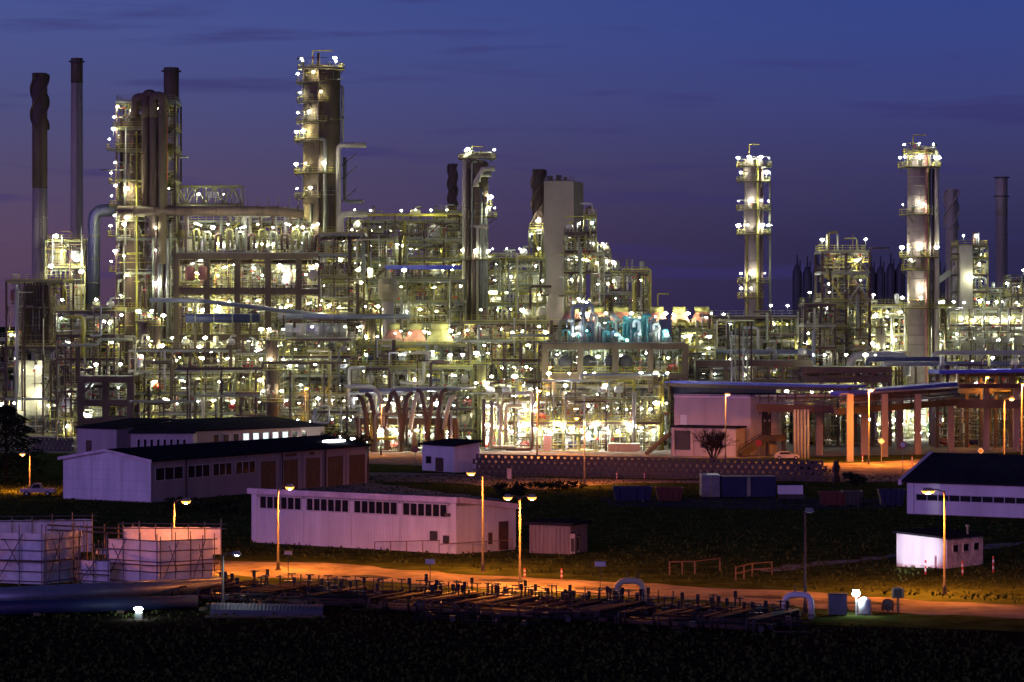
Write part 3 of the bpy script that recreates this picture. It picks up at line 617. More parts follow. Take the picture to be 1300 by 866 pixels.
for k in (.33, .95): wr.part('landing_pier', 'conc', rt, wr.L*k, wr.L*k+.4, 0, zl-1.0, 1.6, 2.3)
p0 = Vector(wr.p(wr.L*.3, 1.6, zl-.5)); p1 = Vector((X(938, 500), 500, .3)); mb = MB('conc'); mb.beam(p0, p1, 1.7, 1.0); so_ = mb.build('stair_flight', rt)
for i in range(14):
    q = p0.lerp(p1, (i+.5)/14); MB('conc').box(q.x-.35, q.x+.35, q.y-.9, q.y+.9, q.z+.35, q.z+.75).build('step', so_)
mb = MB('brown'); mb.beam(p0+Vector((0, -.9, 1.5)), p1+Vector((0, -.9, 1.5)), .08)
for i in range(7): q = p0.lerp(p1, i/6); mb.beam(q+Vector((0, -.9, .3)), q+Vector((0, -.9, 1.5)), .06)
mb.build('handrail', rt)
rail_mb(MB('brown'), [wr.p(wr.L*.3, 2.55, 0)[:2], wr.p(wr.L, 2.55, 0)[:2]], zl).build('landing_rail', rt)
# low annex in front with a dark plate as the bay's shade, and left stair
an = Wall((X(852, 504), 504.), (X(934, 499), 499.)); ha = Z(543, 503)
prism(MB('pinkwall'), [an.p(0, 0, 0)[:2], an.p(an.L, 0, 0)[:2], an.p(an.L, -5, 0)[:2], an.p(0, -5, 0)[:2]], 0, [ha]*4).build('annex_wall', rt)
an.part('annex_roof', 'roof', rt, -.2, an.L+.2, ha+.003, ha+.3, -5.2, .3)
an.part('bay_shade', 'dark', rt, an.L*.06, an.L*.3, 1.1, ha-.5, 0, .05);  # flat dark plate on the wall, imitates the shade inside an opening
for k in (.02, .31): an.part('pilaster', 'pinkwall', rt, an.L*k, an.L*(k+.035), 0, ha-.05, 0, .3)
mb = MB('conc'); mb.beam(an.p(0, .4, 4), an.p(-4.5, .6, .3), 1.2, .5); mb.build('side_stair', rt)
# ---- right building, purple white with dark roof
A = Vector(G(1152, 653)); u = Vector((13.4, -8)).normalized(); v = Vector((-u.y, u.x)); L = 42; Wd = 19.5; he = 4.05; hp = 7.1
c0, c1, c2, c3 = A, A+u*L, A+u*L+v*Wd, A+v*Wd
rt = thing('brick_hall', 'purplish white brick hall with black pitched roof and ribbon window', 'building', (A.x, A.y, 0))
prism(MB('wwall'), [c0, c1, c2, c3], 0, [he]*4).build('wall', rt)
wl = Wall(c0, c1)
for j in range(2):
    z0, z1 = ((.1, 1.75), (2.65, 3.95))[j]; k = 0; z = z0
    mb = MB('wwall')
    while z < z1-.1:
        wl.box(mb, 1.0, 26, z, z+.17, 0, .035); z += .2
    mb.build('brick_course', rt, kind='stuff')
window_row(wl, rt, 1.2, 26, 1.85, 2.55, 17, fw=.1)
wl.part('plinth', 'conc', rt, 0, 26, 0, .1, 0, .12); wl.part('corner_pier', 'wwall', rt, .02, .9, .1, 3.95, 0, .2)
for sgn in (0, 1):
    a0 = (c0-v*.5 if sgn == 0 else c3+v*.5)-u*.6; a1 = a0+u*(L+1); k0 = (c0+c3)/2-u*.6; k1 = k0+u*(L+1); ze = he-.05; mb = MB('roof')
    mb.hexa([(a0.x, a0.y, ze), (a1.x, a1.y, ze), (k1.x, k1.y, hp-.02), (k0.x, k0.y, hp-.02), (a0.x, a0.y, ze+.25), (a1.x, a1.y, ze+.25), (k1.x, k1.y, hp+.25), (k0.x, k0.y, hp+.25)]); mb.build('roof_slope', rt)
    e0 = a0; q0 = k0; w = -u*.45; w2 = MB('trim')
    w2.hexa([(e0.x, e0.y, ze-.3), (q0.x, q0.y, hp-.3), (q0.x+w.x, q0.y+w.y, hp-.3), (e0.x+w.x, e0.y+w.y, ze-.3), (e0.x, e0.y, ze+.32), (q0.x, q0.y, hp+.32), (q0.x+w.x, q0.y+w.y, hp+.32), (e0.x+w.x, e0.y+w.y, ze+.32)]); w2.build('verge_board', rt)
mb = MB('wwall'); b0 = c0+v*.2; b1 = c3-v*.2; mm = (b0+b1)/2
mb.v += [(b0.x, b0.y, he), (b1.x, b1.y, he), (mm.x, mm.y, hp-.1), (b0.x+u.x*.3, b0.y+u.y*.3, he), (b1.x+u.x*.3, b1.y+u.y*.3, he), (mm.x+u.x*.3, mm.y+u.y*.3, hp-.1)]
mb.q(0, 1, 2); mb.q(5, 4, 3); mb.q(0, 3, 4, 1); mb.q(1, 4, 5, 2); mb.q(2, 5, 3, 0); mb.build('gable', rt)
# ---- small peeling hut
Pa, Pb, Pc = (38.2, 281.7), (42.9, 279.5), (47.2, 284.2); Pd = (Pa[0]+4.2, Pa[1]+4.4)
rt = thing('peeling_hut', 'small white hut with peeling orange lit side wall and three square windows', 'hut', (Pb[0], Pb[1], 0))
prism(MB('peel'), [Pa, Pb, Pc, Pd], 0, [3.35, 2.9, 2.9, 3.3]).build('wall', rt)
wl = Wall(Pb, Pc); wa = Wall(Pa, Pb)
wa.quad(MB('wwall'), .02, wa.L-.02, .35, .25, 3.3, 2.86, 0, .05).build('painted_face', rt)
for k in (.14, .43, .72): window_row(wl, rt, wl.L*k, wl.L*(k+.17), 1.55, 2.25, 1, fw=.06)
e = .35; P = [wa.p(-e, e, 0), (Pb[0], Pb[1]-e*1.5, 0), wl.p(wl.L+e, e, 0), (Pd[0], Pd[1]+e, 0)]; hs = [3.36, 2.91, 2.91, 3.32]; mb = MB('roof')
mb.v += [(p[0], p[1], q+.02) for p, q in zip(P, hs)]+[(p[0], p[1], q+.22) for p, q in zip(P, hs)]
for a in ((3, 2, 1, 0), (4, 5, 6, 7), (0, 1, 5, 4), (1, 2, 6, 5), (2, 3, 7, 6), (3, 0, 4, 7)): mb.q(*a)
mb.build('roof', rt)
mb = MB('galv'); mb.lathe([(.12, 0), (.12, .8), (.25, .8), (.2, 1.0)], (45.4, 282.6, 3.1), 8); mb.build('roof_vent', rt)
# ================================================================ honeycomb block wall
def honeycomb(label, A, B, rows=4, bwid=1.1, bh=.8):
    rng = random.Random(len(label)); wl = Wall(A, B); rt = thing('honeycomb_wall', label, 'wall', (A[0], A[1], 0)); n = int(wl.L/bwid)
    mb = MB('block'); hx = []; ox = []                                # one block: rectangle with a hexagonal hole, built along +x
    for k in range(6): a = R(60*k); hx.append((.30*math.cos(a), .25*math.sin(a)+bh/2))
    w2 = bwid/2-.015; ox = [(w2, bh/2), (w2, bh-.015), (-w2, bh-.015), (-w2, bh/2), (-w2, .015), (w2, .015)]
    for t in (0, .28):
        mb.v += [(x, t, z) for x, z in hx]+[(x, t, z) for x, z in ox]
    for k in range(6):
        j = (k+1) % 6; mb.q(k, j, 6+j, 6+k); mb.q(12+k, 18+k, 18+j, 12+j); mb.q(k, 12+k, 12+j, j); mb.q(6+k, 6+j, 18+j, 18+k)
    bo_ = mb.build('block'); me = bo_.data; bpy.data.objects.remove(bo_)
    an = math.atan2(wl.u.y, wl.u.x)
    for r_ in range(rows):
        for i in range(n - (r_ % 2)):
            o = bpy.data.objects.new('block', me); COL.objects.link(o); o.parent = rt
            p = wl.p((i+.5+.5*(r_ % 2))*bwid, 0, r_*bh); o.location = (p[0]-A[0], p[1]-A[1]+rng.uniform(-.015, .015), p[2]); o.rotation_euler = (0, 0, an)
    return rt
honeycomb('long dark honeycomb block wall with lamplight showing through its holes', G(600, 602), G(1056, 612))
honeycomb('short orange lit honeycomb block wall at the right end of the long one', G(1059, 613), G(1069, 611), 4)
honeycomb('dim reddish honeycomb block wall between dark tree and workshop', G(42, 571), G(97, 573), 3)
# ================================================================ scaffold enclosures
def scaffold(label, pts, zt, seed, up=None, lift=.95, top_jit=.08):
    """pts: ground corners of the wrapped faces, left to right"""
    rng = random.Random(seed); rt = thing('scaffold_enclosure', label, 'scaffold', (pts[0][0], pts[0][1], 0))
    for A, B in zip(pts, pts[1:]):
        wl = Wall(A, B); n = max(2, int(wl.L/1.9)); 
        nx = n*4; nz = 10; mb = MB('sheet')                       # billowing sheeting
        for i in range(nx+1):
            for j in range(nz+1):
                mb.v.append(wl.p(wl.L*i/nx, rng.uniform(-.07, .07)-.06*math.sin(math.pi*i/4), .35+(zt-.35)*j/nz+(rng.uniform(-top_jit, .05) if j == nz else 0)))
        for i in range(nx):
            for j in range(nz): a = i*(nz+1)+j; mb.q(a, a+nz+1, a+nz+2, a+1)
        mb.build('sheeting', rt, True)
        for i in range(n+1):
            s = wl.L*i/n; MB('pole').tube([wl.p(s, .3, 0), wl.p(s, .3, zt+rng.uniform(.2, .9))], .055, 5).build('standard', rt)
        z = .6
        while z < zt+.1:
            MB('pole').tube([wl.p(-.3, .34, z), wl.p(wl.L+.3, .34, z+rng.uniform(-.05, .05))], .05, 5).build('ledger', rt); z += lift
        for k in range(max(1, n//2)):
            s = wl.L*(k*2)/n; MB('pole').tube([wl.p(s, .4, .3), wl.p(min(wl.L, s+wl.L/n*1.2), .4, zt)], .05, 5).build('diagonal', rt)
            MB('pole').tube([wl.p(s+.8, .42, zt*.9), wl.p(min(wl.L, s+wl.L/n*1.1), .42, zt*.35)], .045, 5).build('diagonal', rt)
        wl.part('walkway', 'timber', rt, -.2, wl.L+.2, zt*.48, zt*.48+.06, .2, .75)
    A, B = Vector(pts[0]), Vector(pts[-1]); mb = MB('sheet'); back = Wall((pts[0][0]+.6, pts[0][1]+5.5), (pts[-1][0]+.3, pts[-1][1]+5.0))
    nx = 24
    for i in range(nx+1):
        for j in range(4): mb.v.append(back.p(back.L*i/nx, rng.uniform(-.1, .1), 2.5+(zt-1.9)*j/3+(rng.uniform(-.05, .03) if j == 3 else 0)))
    for i in range(nx):
        for j in range(3): a = i*4+j; mb.q(a, a+4, a+5, a+1)
    mb.build('sheeting', rt, True)
    for i in range(7): s = back.L*i/6; MB('pole').tube([back.p(s, .2, 0), back.p(s, .2, zt+1.0+rng.uniform(-.2, .5))], .055, 5).build('standard', rt)
    for z in (zt+.5, zt+.95): MB('pole').tube([back.p(-.5, .25, z), back.p(back.L+.5, .25, z)], .05, 5).build('ledger', rt)
    mb = MB('soil'); mb.box(min(p[0] for p in pts), max(p[0] for p in pts), pts[0][1]+1, pts[0][1]+5, 0, .5)
    return rt
scaffold('large white sheeted scaffold enclosure at the left edge of view', [(X(-60, 262), 262.5), (X(55, 259.5), 259.5), (X(90, 262.5), 262.5), (X(103, 264.5), 264.5)], Z(677, 260), 3)
scaffold('white sheeted scaffold enclosure below the orange lamp, right of the others', [(X(138, 262), 262.), (X(202, 258.5), 258.5), (X(240, 260), 260.), (X(270, 261.5), 261.5)], Z(686, 259), 5)
scaffold('low white sheeted scaffold between the two tall enclosures', [(X(104, 262), 261.2), (X(139, 259.5), 259.8)], Z(712, 260), 8, top_jit=.1)
rt = thing('scaffold_beam_frame', 'bare scaffold rail on uprights behind the sheeted enclosures', 'scaffold', (X(130, 268), 268, 0))
for z in (Z(672, 268), Z(678, 268)): MB('timber').tube([(X(60, 268), 268, z+.4), (X(172, 268), 268, z)], .09, 5).build('rail', rt)
for p in (110, 132, 150, 168): MB('timber').tube([(X(p, 268), 268.2, 0), (X(p, 268), 268.2, Z(666, 268))], .07, 5).build('upright', rt)
# ================================================================ REFINERY
YL = dict(pipes=.36, vessel=.12, drum=.10, exch=.06, panel=.16, brace=.10, stairs=.06, boxes=.04)
WHITE = dict(white=.8, cool=.2)
# ---- stacks
stack('soot dark flue stack with helical top, leftmost of all stacks', 41, 60, 93, 640, 'stackg', 'stackd', 26, 1.12, strake=(96, 165), base=8)
stack('tallest slim grey flue stack, second from the left', 90, 105, 74, 680, 'stackg', 'stackd', 6, 1.15, rings=(79,), base=0)
stack('thick grey flue stack with dark cap behind the tower with pipe arches', 208, 227, 86, 690, 'stackg', 'stackd', 11, 1.0, rings=(91,))
stack('short thin dark spiral stack left of the pipe clad column', 569, 580, 208, 700, 'stackd', strake=(210, 262))
stack('grey spiral flue stack against the left side of the blank concrete tower', 676, 692, 215, 668, 'stackd', strake=(218, 300))
stack('dark spiral flue stack right of the rightmost column', 1200, 1216, 240, 720, 'stackg', strake=(243, 292))
stack('plain pale grey flue stack near the right edge, banded at its top', 1264, 1279, 225, 740, 'stackg', 'stackg', 10, 1.05, rings=(226, 250))
# ---- columns
rt, cx, r, zt = column('giant main column with six left hand balconies, tallest of the refinery', 385, 432, 82, 610, 'conc', [(106, 150, 285, 1.6, 2), (88, 20, 340, 1.2, 4), (131, 190, 290, 1.4, 2), (156, 160, 285, 1.6, 2), (180, 160, 265, 2.0, 2), (221, 165, 300, 2.0, 3), (252, 165, 270, 1.8, 2), (300, 160, 300, 1.5, 2), (345, 160, 300, 1.5, 2)], 3,
    pipes=((-.1, .32, 70, None, 'brown', 0), (.25, .4, 178, None, 'galv', -1.5), (.92, .55, 185, None, 'cream', 6), (1.12, .32, 110, 180, 'galv', -1.2), (1.25, .4, 256, 200, 'galv', 4), (.55, .35, 240, None, 'brown', 0), (-.5, .3, 260, None, 'galv', 0)), bands=9, lkind=dict(white=.5, warm=.5))
for py in (195, 212, 240):
    z = Z(py, 610); MB('brown').beam((cx+r, 610-1, z-3), (cx+r+3.5, 610-1, z), .2).build('bracket', rt)
mb = MB('cream'); mb.pipe([(cx+r+.3, 606, 30), (cx+r+.3, 606, Z(272, 610)), (cx+r+6, 606, Z(272, 610))], .7, 10); mb.build('pipe', rt, True)
rt, cx, r, zt = column('pipe clad dark column with a gooseneck pipe, middle of the skyline', 592, 620, 203, 640, 'conc', [(202, 90, 400, 1.8, 3), (276, 300, 380, 2.0, 2), (262, 310, 370, 1.0, 1), (330, 180, 350, 1.6, 3)], 4,
    pipes=((-1.15, .55, 196, None, 'cream', 6), (-.75, .3, 215, None, 'brown', 0), (-.45, .28, 206, None, 'galv', 1.2), (.1, .6, 222, 232, 'galv', 3), (.35, .35, 240, None, 'galv', 0), (0, .4, 288, None, 'cream', 2.5), (.75, .5, 250, None, 'galv', 0), (-.25, .5, 290, None, 'brown', 0), (.55, .3, 288, None, 'cream', -3)), bands=7, lkind=dict(white=1))
mb = MB('cream'); mb.tube([(cx-r*.1, 640-r-1.4, Z(238, 640)), (cx-r*.1, 640-r-1.4, Z(232, 640)), (cx+r*.5, 640-r-1.4, Z(216, 640)), (cx+r*1.6, 640-r-1.4, Z(215, 640))], .6, 10); mb.build('gooseneck_pipe', rt, True)
rt, cx, r, zt = column('pale slender column with four ring balconies, left of the lattice tower', 945, 969, 200, 640, 'tower', [(212, 140, 400, 1.9, 4), (231, 150, 390, 1.7, 2), (267, 150, 390, 1.8, 4), (298, 150, 390, 1.8, 4), (359, 170, 330, 1.6, 3), (378, 160, 300, 1.6, 2)], 5,
    pipes=((1.7, .28, 230, None, 'galv', -2), (.3, .22, 205, None, 'yellow', 0), (-.8, .2, 300, None, 'yellow', 0), (.75, .3, 215, None, 'brown', 0)), bands=14, lkind=dict(white=1))
rt, cx, r, zt = column('tall pinkish clad column near the right edge, thickest on the right', 1152, 1182, 190, 585, 'tower', [(213, 150, 380, 2.0, 5), (196, 100, 420, .9, 3), (273, 160, 300, 1.7, 2), (327, 150, 390, 1.6, 3), (343, 180, 290, 1.3, 1), (391, 150, 390, 1.6, 3)], 6,
    pipes=((1.45, .5, 190, None, 'cream', -2.4), (.6, .25, 200, None, 'yellow', 0), (1.15, .25, 215, None, 'brown', 0), (.45, .3, 190, None, 'salmon', 0)), bands=30, lkind=dict(white=1))
for px, py in ((1163, 258), (1163, 314), (1166, 366)): lamp(rt, (X(px, 585), 585-r-1.0, Z(py, 585)), 'white', 'globe', 1.0)
# ---- tower with pipe arches (left)
D = 600
rt = frame('slender framed tower with balconies and three pipe arches over its top', 148, 222, D, 11, [430, 392, 345, 302, 262, 228, 190, 162, 128], 2, 11, 'brown', lampd=1.0, cl=1.3, low=470, topkit=0, kinds=dict(pipes=.55, vessel=.15, panel=.1, boxes=.2), fh=None, name='arch_pipe_tower', cat='refinery tower')
mb = MB('brown'); mb.drum((X(166, D), D+3, Z(330, D)), 2.75, 60, 'z', 20); mb.build('vessel', rt, True)
for i, (a, b, rr, tp, m) in enumerate(((172, 186, .95, 118, 'brown'), (186, 196, 1.05, 114, 'stackd'), (196, 208, 1.1, 117, 'conc'))):
    zt = Z(tp, D)-1; MB(m).pipe([(X(a, D), D-1.4-.3*i, Z(150, D)), (X(a, D), D-1.4-.3*i, zt), (X(b, D), D-1.4-.3*i, zt), (X(b, D), D-1.4-.3*i, Z((262, 300, 335)[i], D))], rr*.9, 12, bend=1.3).build('arch_pipe', rt, True)
for py, ext in ((190, 12), (233, 9), (262, 8), (300, 10), (345, 9), (162, 4)):
    z = Z(py, D); xa = X(148, D); MB('grating').box(xa-ext*.17, xa, D-1, D+4, z-.1, z+.05).build('platform', rt); rail_mb(MB('yellow'), [(xa, D-1), (xa-ext*.17, D-1), (xa-ext*.17, D+4)], z).build('railing', rt)
    for k in range(2): lamp(rt, (xa-ext*.12+k*.8, D-.5, z+2.2+k*2.2), 'white' if k else 'warm', 'stalk', 1.1)
for py in (240, 268, 285, 325, 350, 375, 400): lamp(rt, (X(158+random.Random(py).uniform(-6, 6), D), D-1.6, Z(py, D)), 'warm', 'globe', 1.15)
for k in range(7): MB(('galv', 'deep', 'alu')[k % 3]).tube([(X(196+k*3.6, D), D-2-.4*(k % 2), Z(430, D)), (X(196+k*3.6, D), D-2-.4*(k % 2), Z(285+9*(k % 3), D))], .26, 8).build('pipe', rt, True)
for py in (290, 318, 360): lamp(rt, (X(200, D), D-3.2, Z(py, D)), 'white', 'globe', 1.1)
MB('red').tube([(X(213, D), D-2, Z(230, D)), (X(213, D), D-2, Z(150, D))], .22, 8).build('red_riser', rt, True)
for px, py, k in ((98, 330, 'white'), (104, 345, 'warm'), (66, 338, 'white'), (72, 300, 'white')): lamp(rt, (X(px, 630), 629, Z(py, 630)), k, 'globe', 1.8)
# big elbow duct left of it
rt = thing('silver_duct', 'big silver duct with elbow, left of the tower with pipe arches', 'duct', (X(120, 610), 610, 0))
MB('bluegrey').pipe([(X(119, 610), 610, 8), (X(119, 610), 610, Z(267, 610)), (X(150, 610), 610, Z(267, 610))], 1.35, 16, bend=3.2).build('duct', rt, True)
for py in (300, 330, 360): MB('galv').lathe([(1.42, 0), (1.42, .3)], (X(119, 610), 610, Z(py, 610)), 16).build('band', rt)
MB('brown').beam((X(108, 610), 612, 0), (X(108, 610), 612, Z(318, 610)), .4).build('support_post', rt)
# ---- furnace, far left
D = 590
rt = frame('dark furnace casing in an open steel frame, at the left edge', 8, 78, D, 16, [505, 440, 355], 3, 12, 'brown', lampd=.8, kinds=dict(pipes=.5, panel=.5), topkit=.1, rails=True, cl=.8, name='furnace', cat='furnace')
MB('brown').box(X(30, D), X(62, D), D+1.2, D+10, Z(436, D), Z(362, D)).build('casing', rt)
for k in range(9): MB('stackd').tube([(X(31+k*3.8, D), D+.8, Z(438, D)), (X(31+k*3.8, D), D+.8, Z(358, D))], .22, 6).build('furnace_tube', rt)
MB('cream').box(X(20, D), X(54, D), D+2, D+9, Z(528, D), Z(458, D)).build('lit_casing', rt)
for px, py in ((28, 470), (45, 466), (48, 500), (18, 512), (62, 515), (14, 425), (30, 505)): lamp(rt, (X(px, D), D+.3, Z(py, D)), 'white' if py > 460 else 'warm', 'globe', 1.1)
MB('salmon').drum((X(16, D), D+2, Z(375, D)), .8, 1.8, 'z').build('expansion_bottle', rt, True)
frame('low lit pipe frame cut by the left edge of view', -45, 7, 600, 10, [505, 468, 430], 3, 78, 'brown', lampd=.8, kinds=YL, topkit=.3)
# stack service platforms
frame('small lit service gantry between the two left stacks', 58, 108, 632, 6, [338, 305], 2, 14, 'yellow', lampd=.6, low=360, cl=.8, topkit=.6, post=.25)
# ---- frames behind the garage hall, left to right
frame('yellow lit pipe frame right of the furnace, behind the dim workshop', 72, 145, 575, 14, [530, 490, 455, 425, 395], 4, 15, 'olive', lampd=1.0, kinds=YL)
rt = frame('brown concrete portal with lit bays and an outside stair, behind the workshop roof', 103, 166, 548, 9, [530, 508, 478], 2, 16, 'conc', lampd=1.3, post=1.3, lk_=WHITE, rails=False)
mb = MB('brown'); stairs_mb(mb, X(98, 545), X(124, 545), 544, Z(508, 545), Z(478, 545), 1.4, 'brown'); mb.build('stair', rt)
# ---- great table structure
D = 592
rt = frame('great brown concrete table structure of large open bays, left of the main column', 224, 418, D, 24, [505, 462, 425, 367, 322], 5, 17, 'conc', lampd=1.5, kinds=dict(pipes=.3, panel=.38, exch=.18, vessel=.08, stairs=.06), low=445, cl=1.2, topkit=1.0, post=1.2)
tb = random.Random(17)
for k in range(5):
    for py, zc in ((330, 345), (378, 392), (436, 446)):
        x0_, x1_ = X(224+k*38.8+6, D), X(224+(k+1)*38.8-6, D)
        if tb.random() < .75: MB(tb.choice(('cream', 'galv', 'cream'))).box(x0_, x1_, D+11, D+11.15, Z(zc+16, D), Z(py-2, D)).build('back_panel', rt)
        for q in range(3 if py < 400 else 2): lamp(rt, (x0_+(x1_-x0_)*tb.random(), D+tb.uniform(2, 9), Z(py+tb.uniform(2, 20), D)), tb.choice(('warm', 'white', 'warm')), tb.choice(('globe', 'globe', 'tube')), 1.15)
for px in (242, 258): MB('salmon').drum((X(px, D), D-.2, Z(347, D)), 1.0, 2.2, 'z').build('red_filter', rt, True)
for k in range(12):                      # row of air cooler pipes and headers above the top deck
    px = 246+k*14; MB(('olive', 'galv', 'deep')[k % 3]).pipe([(X(px, D), D-.3, Z(318, D)), (X(px, D), D-.3, Z(292+3*(k % 3), D)), (X(px+7, D), D-.3, Z(292+3*(k % 3), D)), (X(px+7, D), D-.3, Z(316, D))], .30, 8).build('header_pipe', rt, True)
for k in range(9): lamp(rt, (X(252+k*19, D), D-1.2, Z(285+4*(k % 2), D)), ('warm', 'white')[k % 2], 'tube' if k % 3 == 0 else 'globe', 1.0, k % 2 == 0)
frame('olive steel upper storey crowned with railings, above the great table structure', 228, 388, 600, 16, [300, 280], 6, 18, 'olive', lampd=.9, low=325, cl=1.4, topkit=.5, post=.35)
rt = thing('roof_truss', 'dark lattice truss box against the sky beside the tower with pipe arches', 'truss', (X(265, 600), 600, 0))
za, zb = Z(259, 600), Z(236, 600)
for yy in (600, 606):
    for z in (za, zb): MB('olive').beam((X(222, 600), yy, z), (X(306, 600), yy, z), .32).build('chord', rt)
    for k in range(7):
        xa, xb = X(222+12*k, 600), X(234+12*k, 600); MB('olive').beam((xa, yy, za if k % 2 else zb), (xb, yy, zb if k % 2 else za), .22).build('diagonal', rt); MB('olive').beam((xb, yy, za), (xb, yy, zb), .22).build('upright', rt)
for px in (250, 282): lamp(rt, (X(px, 600), 603, Z(246, 600)), 'white', 'globe', .8)
MB('white').box(X(262, 600), X(275, 600), 602, 604, Z(250, 600), Z(243, 600)).build('cabinet', rt)
for px in (224, 305): MB('olive').beam((X(px, 600), 603, 0), (X(px, 600), 603, za), .5).build('post', rt)
rt = thing('overhead_duct', 'huge dark horizontal duct running across the top of the great table structure', 'duct', (X(270, 598), 598, 0))
MB('brown').pipe([(X(150, 598), 598, Z(268, 598)), (X(355, 598), 598, Z(268, 598)), (X(385, 598), 598, Z(272, 598))], 1.05, 14).build('duct', rt, True)
for px in range(170, 380, 26): MB('stackd').lathe([(1.12, 0), (1.12, .3)], (X(px, 598), 598, Z(268, 598)), 14, 'x').build('band', rt)
for px in (290, 330, 370, 236): MB('brown').beam((X(px, 598), 598, 0), (X(px, 598), 598, Z(275, 598)), .45).build('support_post', rt)
for k in range(10): MB('olive').beam((X(262+k*13, 598), 599.4, Z(262, 598)), (X(262+k*13, 598), 599.4, Z(250, 598)), .12).build('vent_post', rt)
rt = thing('sloping_pipe', 'long blue grey pipe sloping down to the right in front of the great table', 'pipe', (X(330, 578), 578, 0))
MB('bluegrey').pipe([(X(190, 578), 578, Z(381, 578)), (X(255, 578), 578, Z(382, 578)), (X(440, 578), 578, Z(404, 578))], .45, 12).build('pipe', rt, True)
for px in (230, 300, 360, 420): MB('brown').beam((X(px, 578), 578, 0), (X(px, 578), 578, Z(388+(px-255)*.08, 578)-.5), .35).build('support_post', rt)
for k, (x0, x1, y, r, m, lab) in enumerate(((236, 330, 404, .95, 'blue', 'dark blue horizontal duct below the long sloping pipe'), (362, 440, 419, 1.35, 'alu', 'fat silver horizontal pipe with blue sheen left of the air coolers'), (362, 520, 402, .5, 'bluegrey', 'thin blue grey pipe above the fat silver pipe'))):
    rt = thing('overhead_pipe', lab, 'pipe', (X(x0, 572-k), 572-k, 0)); D = 572-k; MB(m).tube([(X(x0, D), D, Z(y, D)), (X(x1, D), D, Z(y, D))], r, 14).build('pipe', rt, True)
    for px in (x0+12, x1-12): MB('conc').beam((X(px, D), D, 0), (X(px, D), D, Z(y, D)-r), .5).build('support_post', rt)
    for i in range(4): MB('galv').lathe([(r*1.04, 0), (r*1.04, .25)], (X(x0+(x1-x0)*(i+.5)/4, D), D, Z(y, D)), 14, 'x').build('band', rt)
# ---- rows in front of the great table
frame('low frame of yellow pipe runs in front of the great table, above the workshop roof', 164, 300, 556, 14, [550, 524, 498, 470, 444], 7, 21, 'olive', lampd=1.2, kinds=YL, cl=1.2)
frame('dense lit pipe frame in front of the great table, left of the pink vessel', 300, 352, 552, 14, [552, 526, 498, 470, 448], 3, 22, 'steel', lampd=1.2, kinds=YL, cl=1.3)
rt, cx, r, zt = column('stout brown and yellow lit vessel standing before the great table', 338, 353, 418, 545, 'brown', [(432, 150, 390, 1.4, 3), (470, 150, 390, 1.4, 3), (510, 150, 390, 1.2, 2)], 23, bands=5, name='process_vessel', cat='vessel', lkind=dict(white=.6, warm=.4), davit=False)
frame('steel frame of horizontal pipe banks right of the stout vessel', 355, 445, 552, 14, [550, 524, 500, 476, 452, 430], 5, 24, 'steel', lampd=1.2, kinds=dict(pipes=.3, drum=.3, exch=.2, panel=.1, stairs=.05, boxes=.05), cl=1.2)
frame('yellow lit tall frame joining the foot of the main column', 405, 462, 580, 12, [432, 405, 378, 350, 322, 296], 3, 25, 'olive', lampd=1.0, kinds=YL, low=445, cl=1.2)
# ---- middle
frame('wide yellow railed frame under the open sky right of the main column', 440, 588, 640, 16, [352, 328, 303, 279], 6, 26, 'olive', lampd=1.5, kinds=YL, low=372, cl=1.0, topkit=.7, shape=None)
rt = thing('gantry_beam', 'yellow gantry beam on thin posts above the wide railed frame', 'gantry', (X(520, 645), 645, 0)); z = Z(273, 645)
MB('yellow').box(X(464, 645), X(592, 645), 644.7, 645.3, z-.3, z+.3).build('beam', rt)
for px in (468, 490, 511, 532, 553, 574, 590): MB('olive').beam((X(px, 645), 645, 0), (X(px, 645), 645, z-.3), .3).build('post', rt)
frame('grey clad block with a small pipe arch on top, beside the thin spiral stack', 552, 588, 655, 10, [330, 300, 268], 2, 27, 'steel', lampd=.8, low=350, kinds=dict(panel=.5, pipes=.5))
rt = thing('blue_topped_pipe', 'long blue topped horizontal duct across the middle frame', 'duct', (X(540, 628), 628, 0))
MB('roofblue').box(X(489, 628), X(586, 628), 627, 629, Z(342, 628), Z(337, 628)).build('duct', rt); MB('brown').beam((X(489, 628), 628, Z(341, 628)), (X(473, 628), 628, Z(356, 628)), .6).build('chute', rt)
for px in (500, 532, 570): MB('conc').beam((X(px, 628), 628, 0), (X(px, 628), 628, Z(342, 628)), .6).build('support_post', rt)
rt, cx, r, zt = column('dark domed drum on a pink neck in the middle of the plant', 480, 506, 352, 600, 'stackg', [], 28, bands=2, name='process_vessel', cat='vessel', base=Z(378, 600), davit=False)
MB('pinkwall').lathe([(r*.55, 0), (r*.55, Z(377, 600))], (cx, 600, 0), 18).build('skirt', rt, True); MB('stackg').lathe([(r*.55, Z(383, 600)), (r*1.0, Z(377.5, 600))], (cx, 600, 0), 18).build('cone', rt, True)
frame('mid height frame of vessels and vertical pipes behind the middle air coolers', 436, 590, 612, 14, [440, 410, 382, 356], 7, 29, 'steel', lampd=1.3, kinds=dict(pipes=.45, vessel=.2, drum=.1, panel=.15, exch=.1), low=452, cl=1.1)
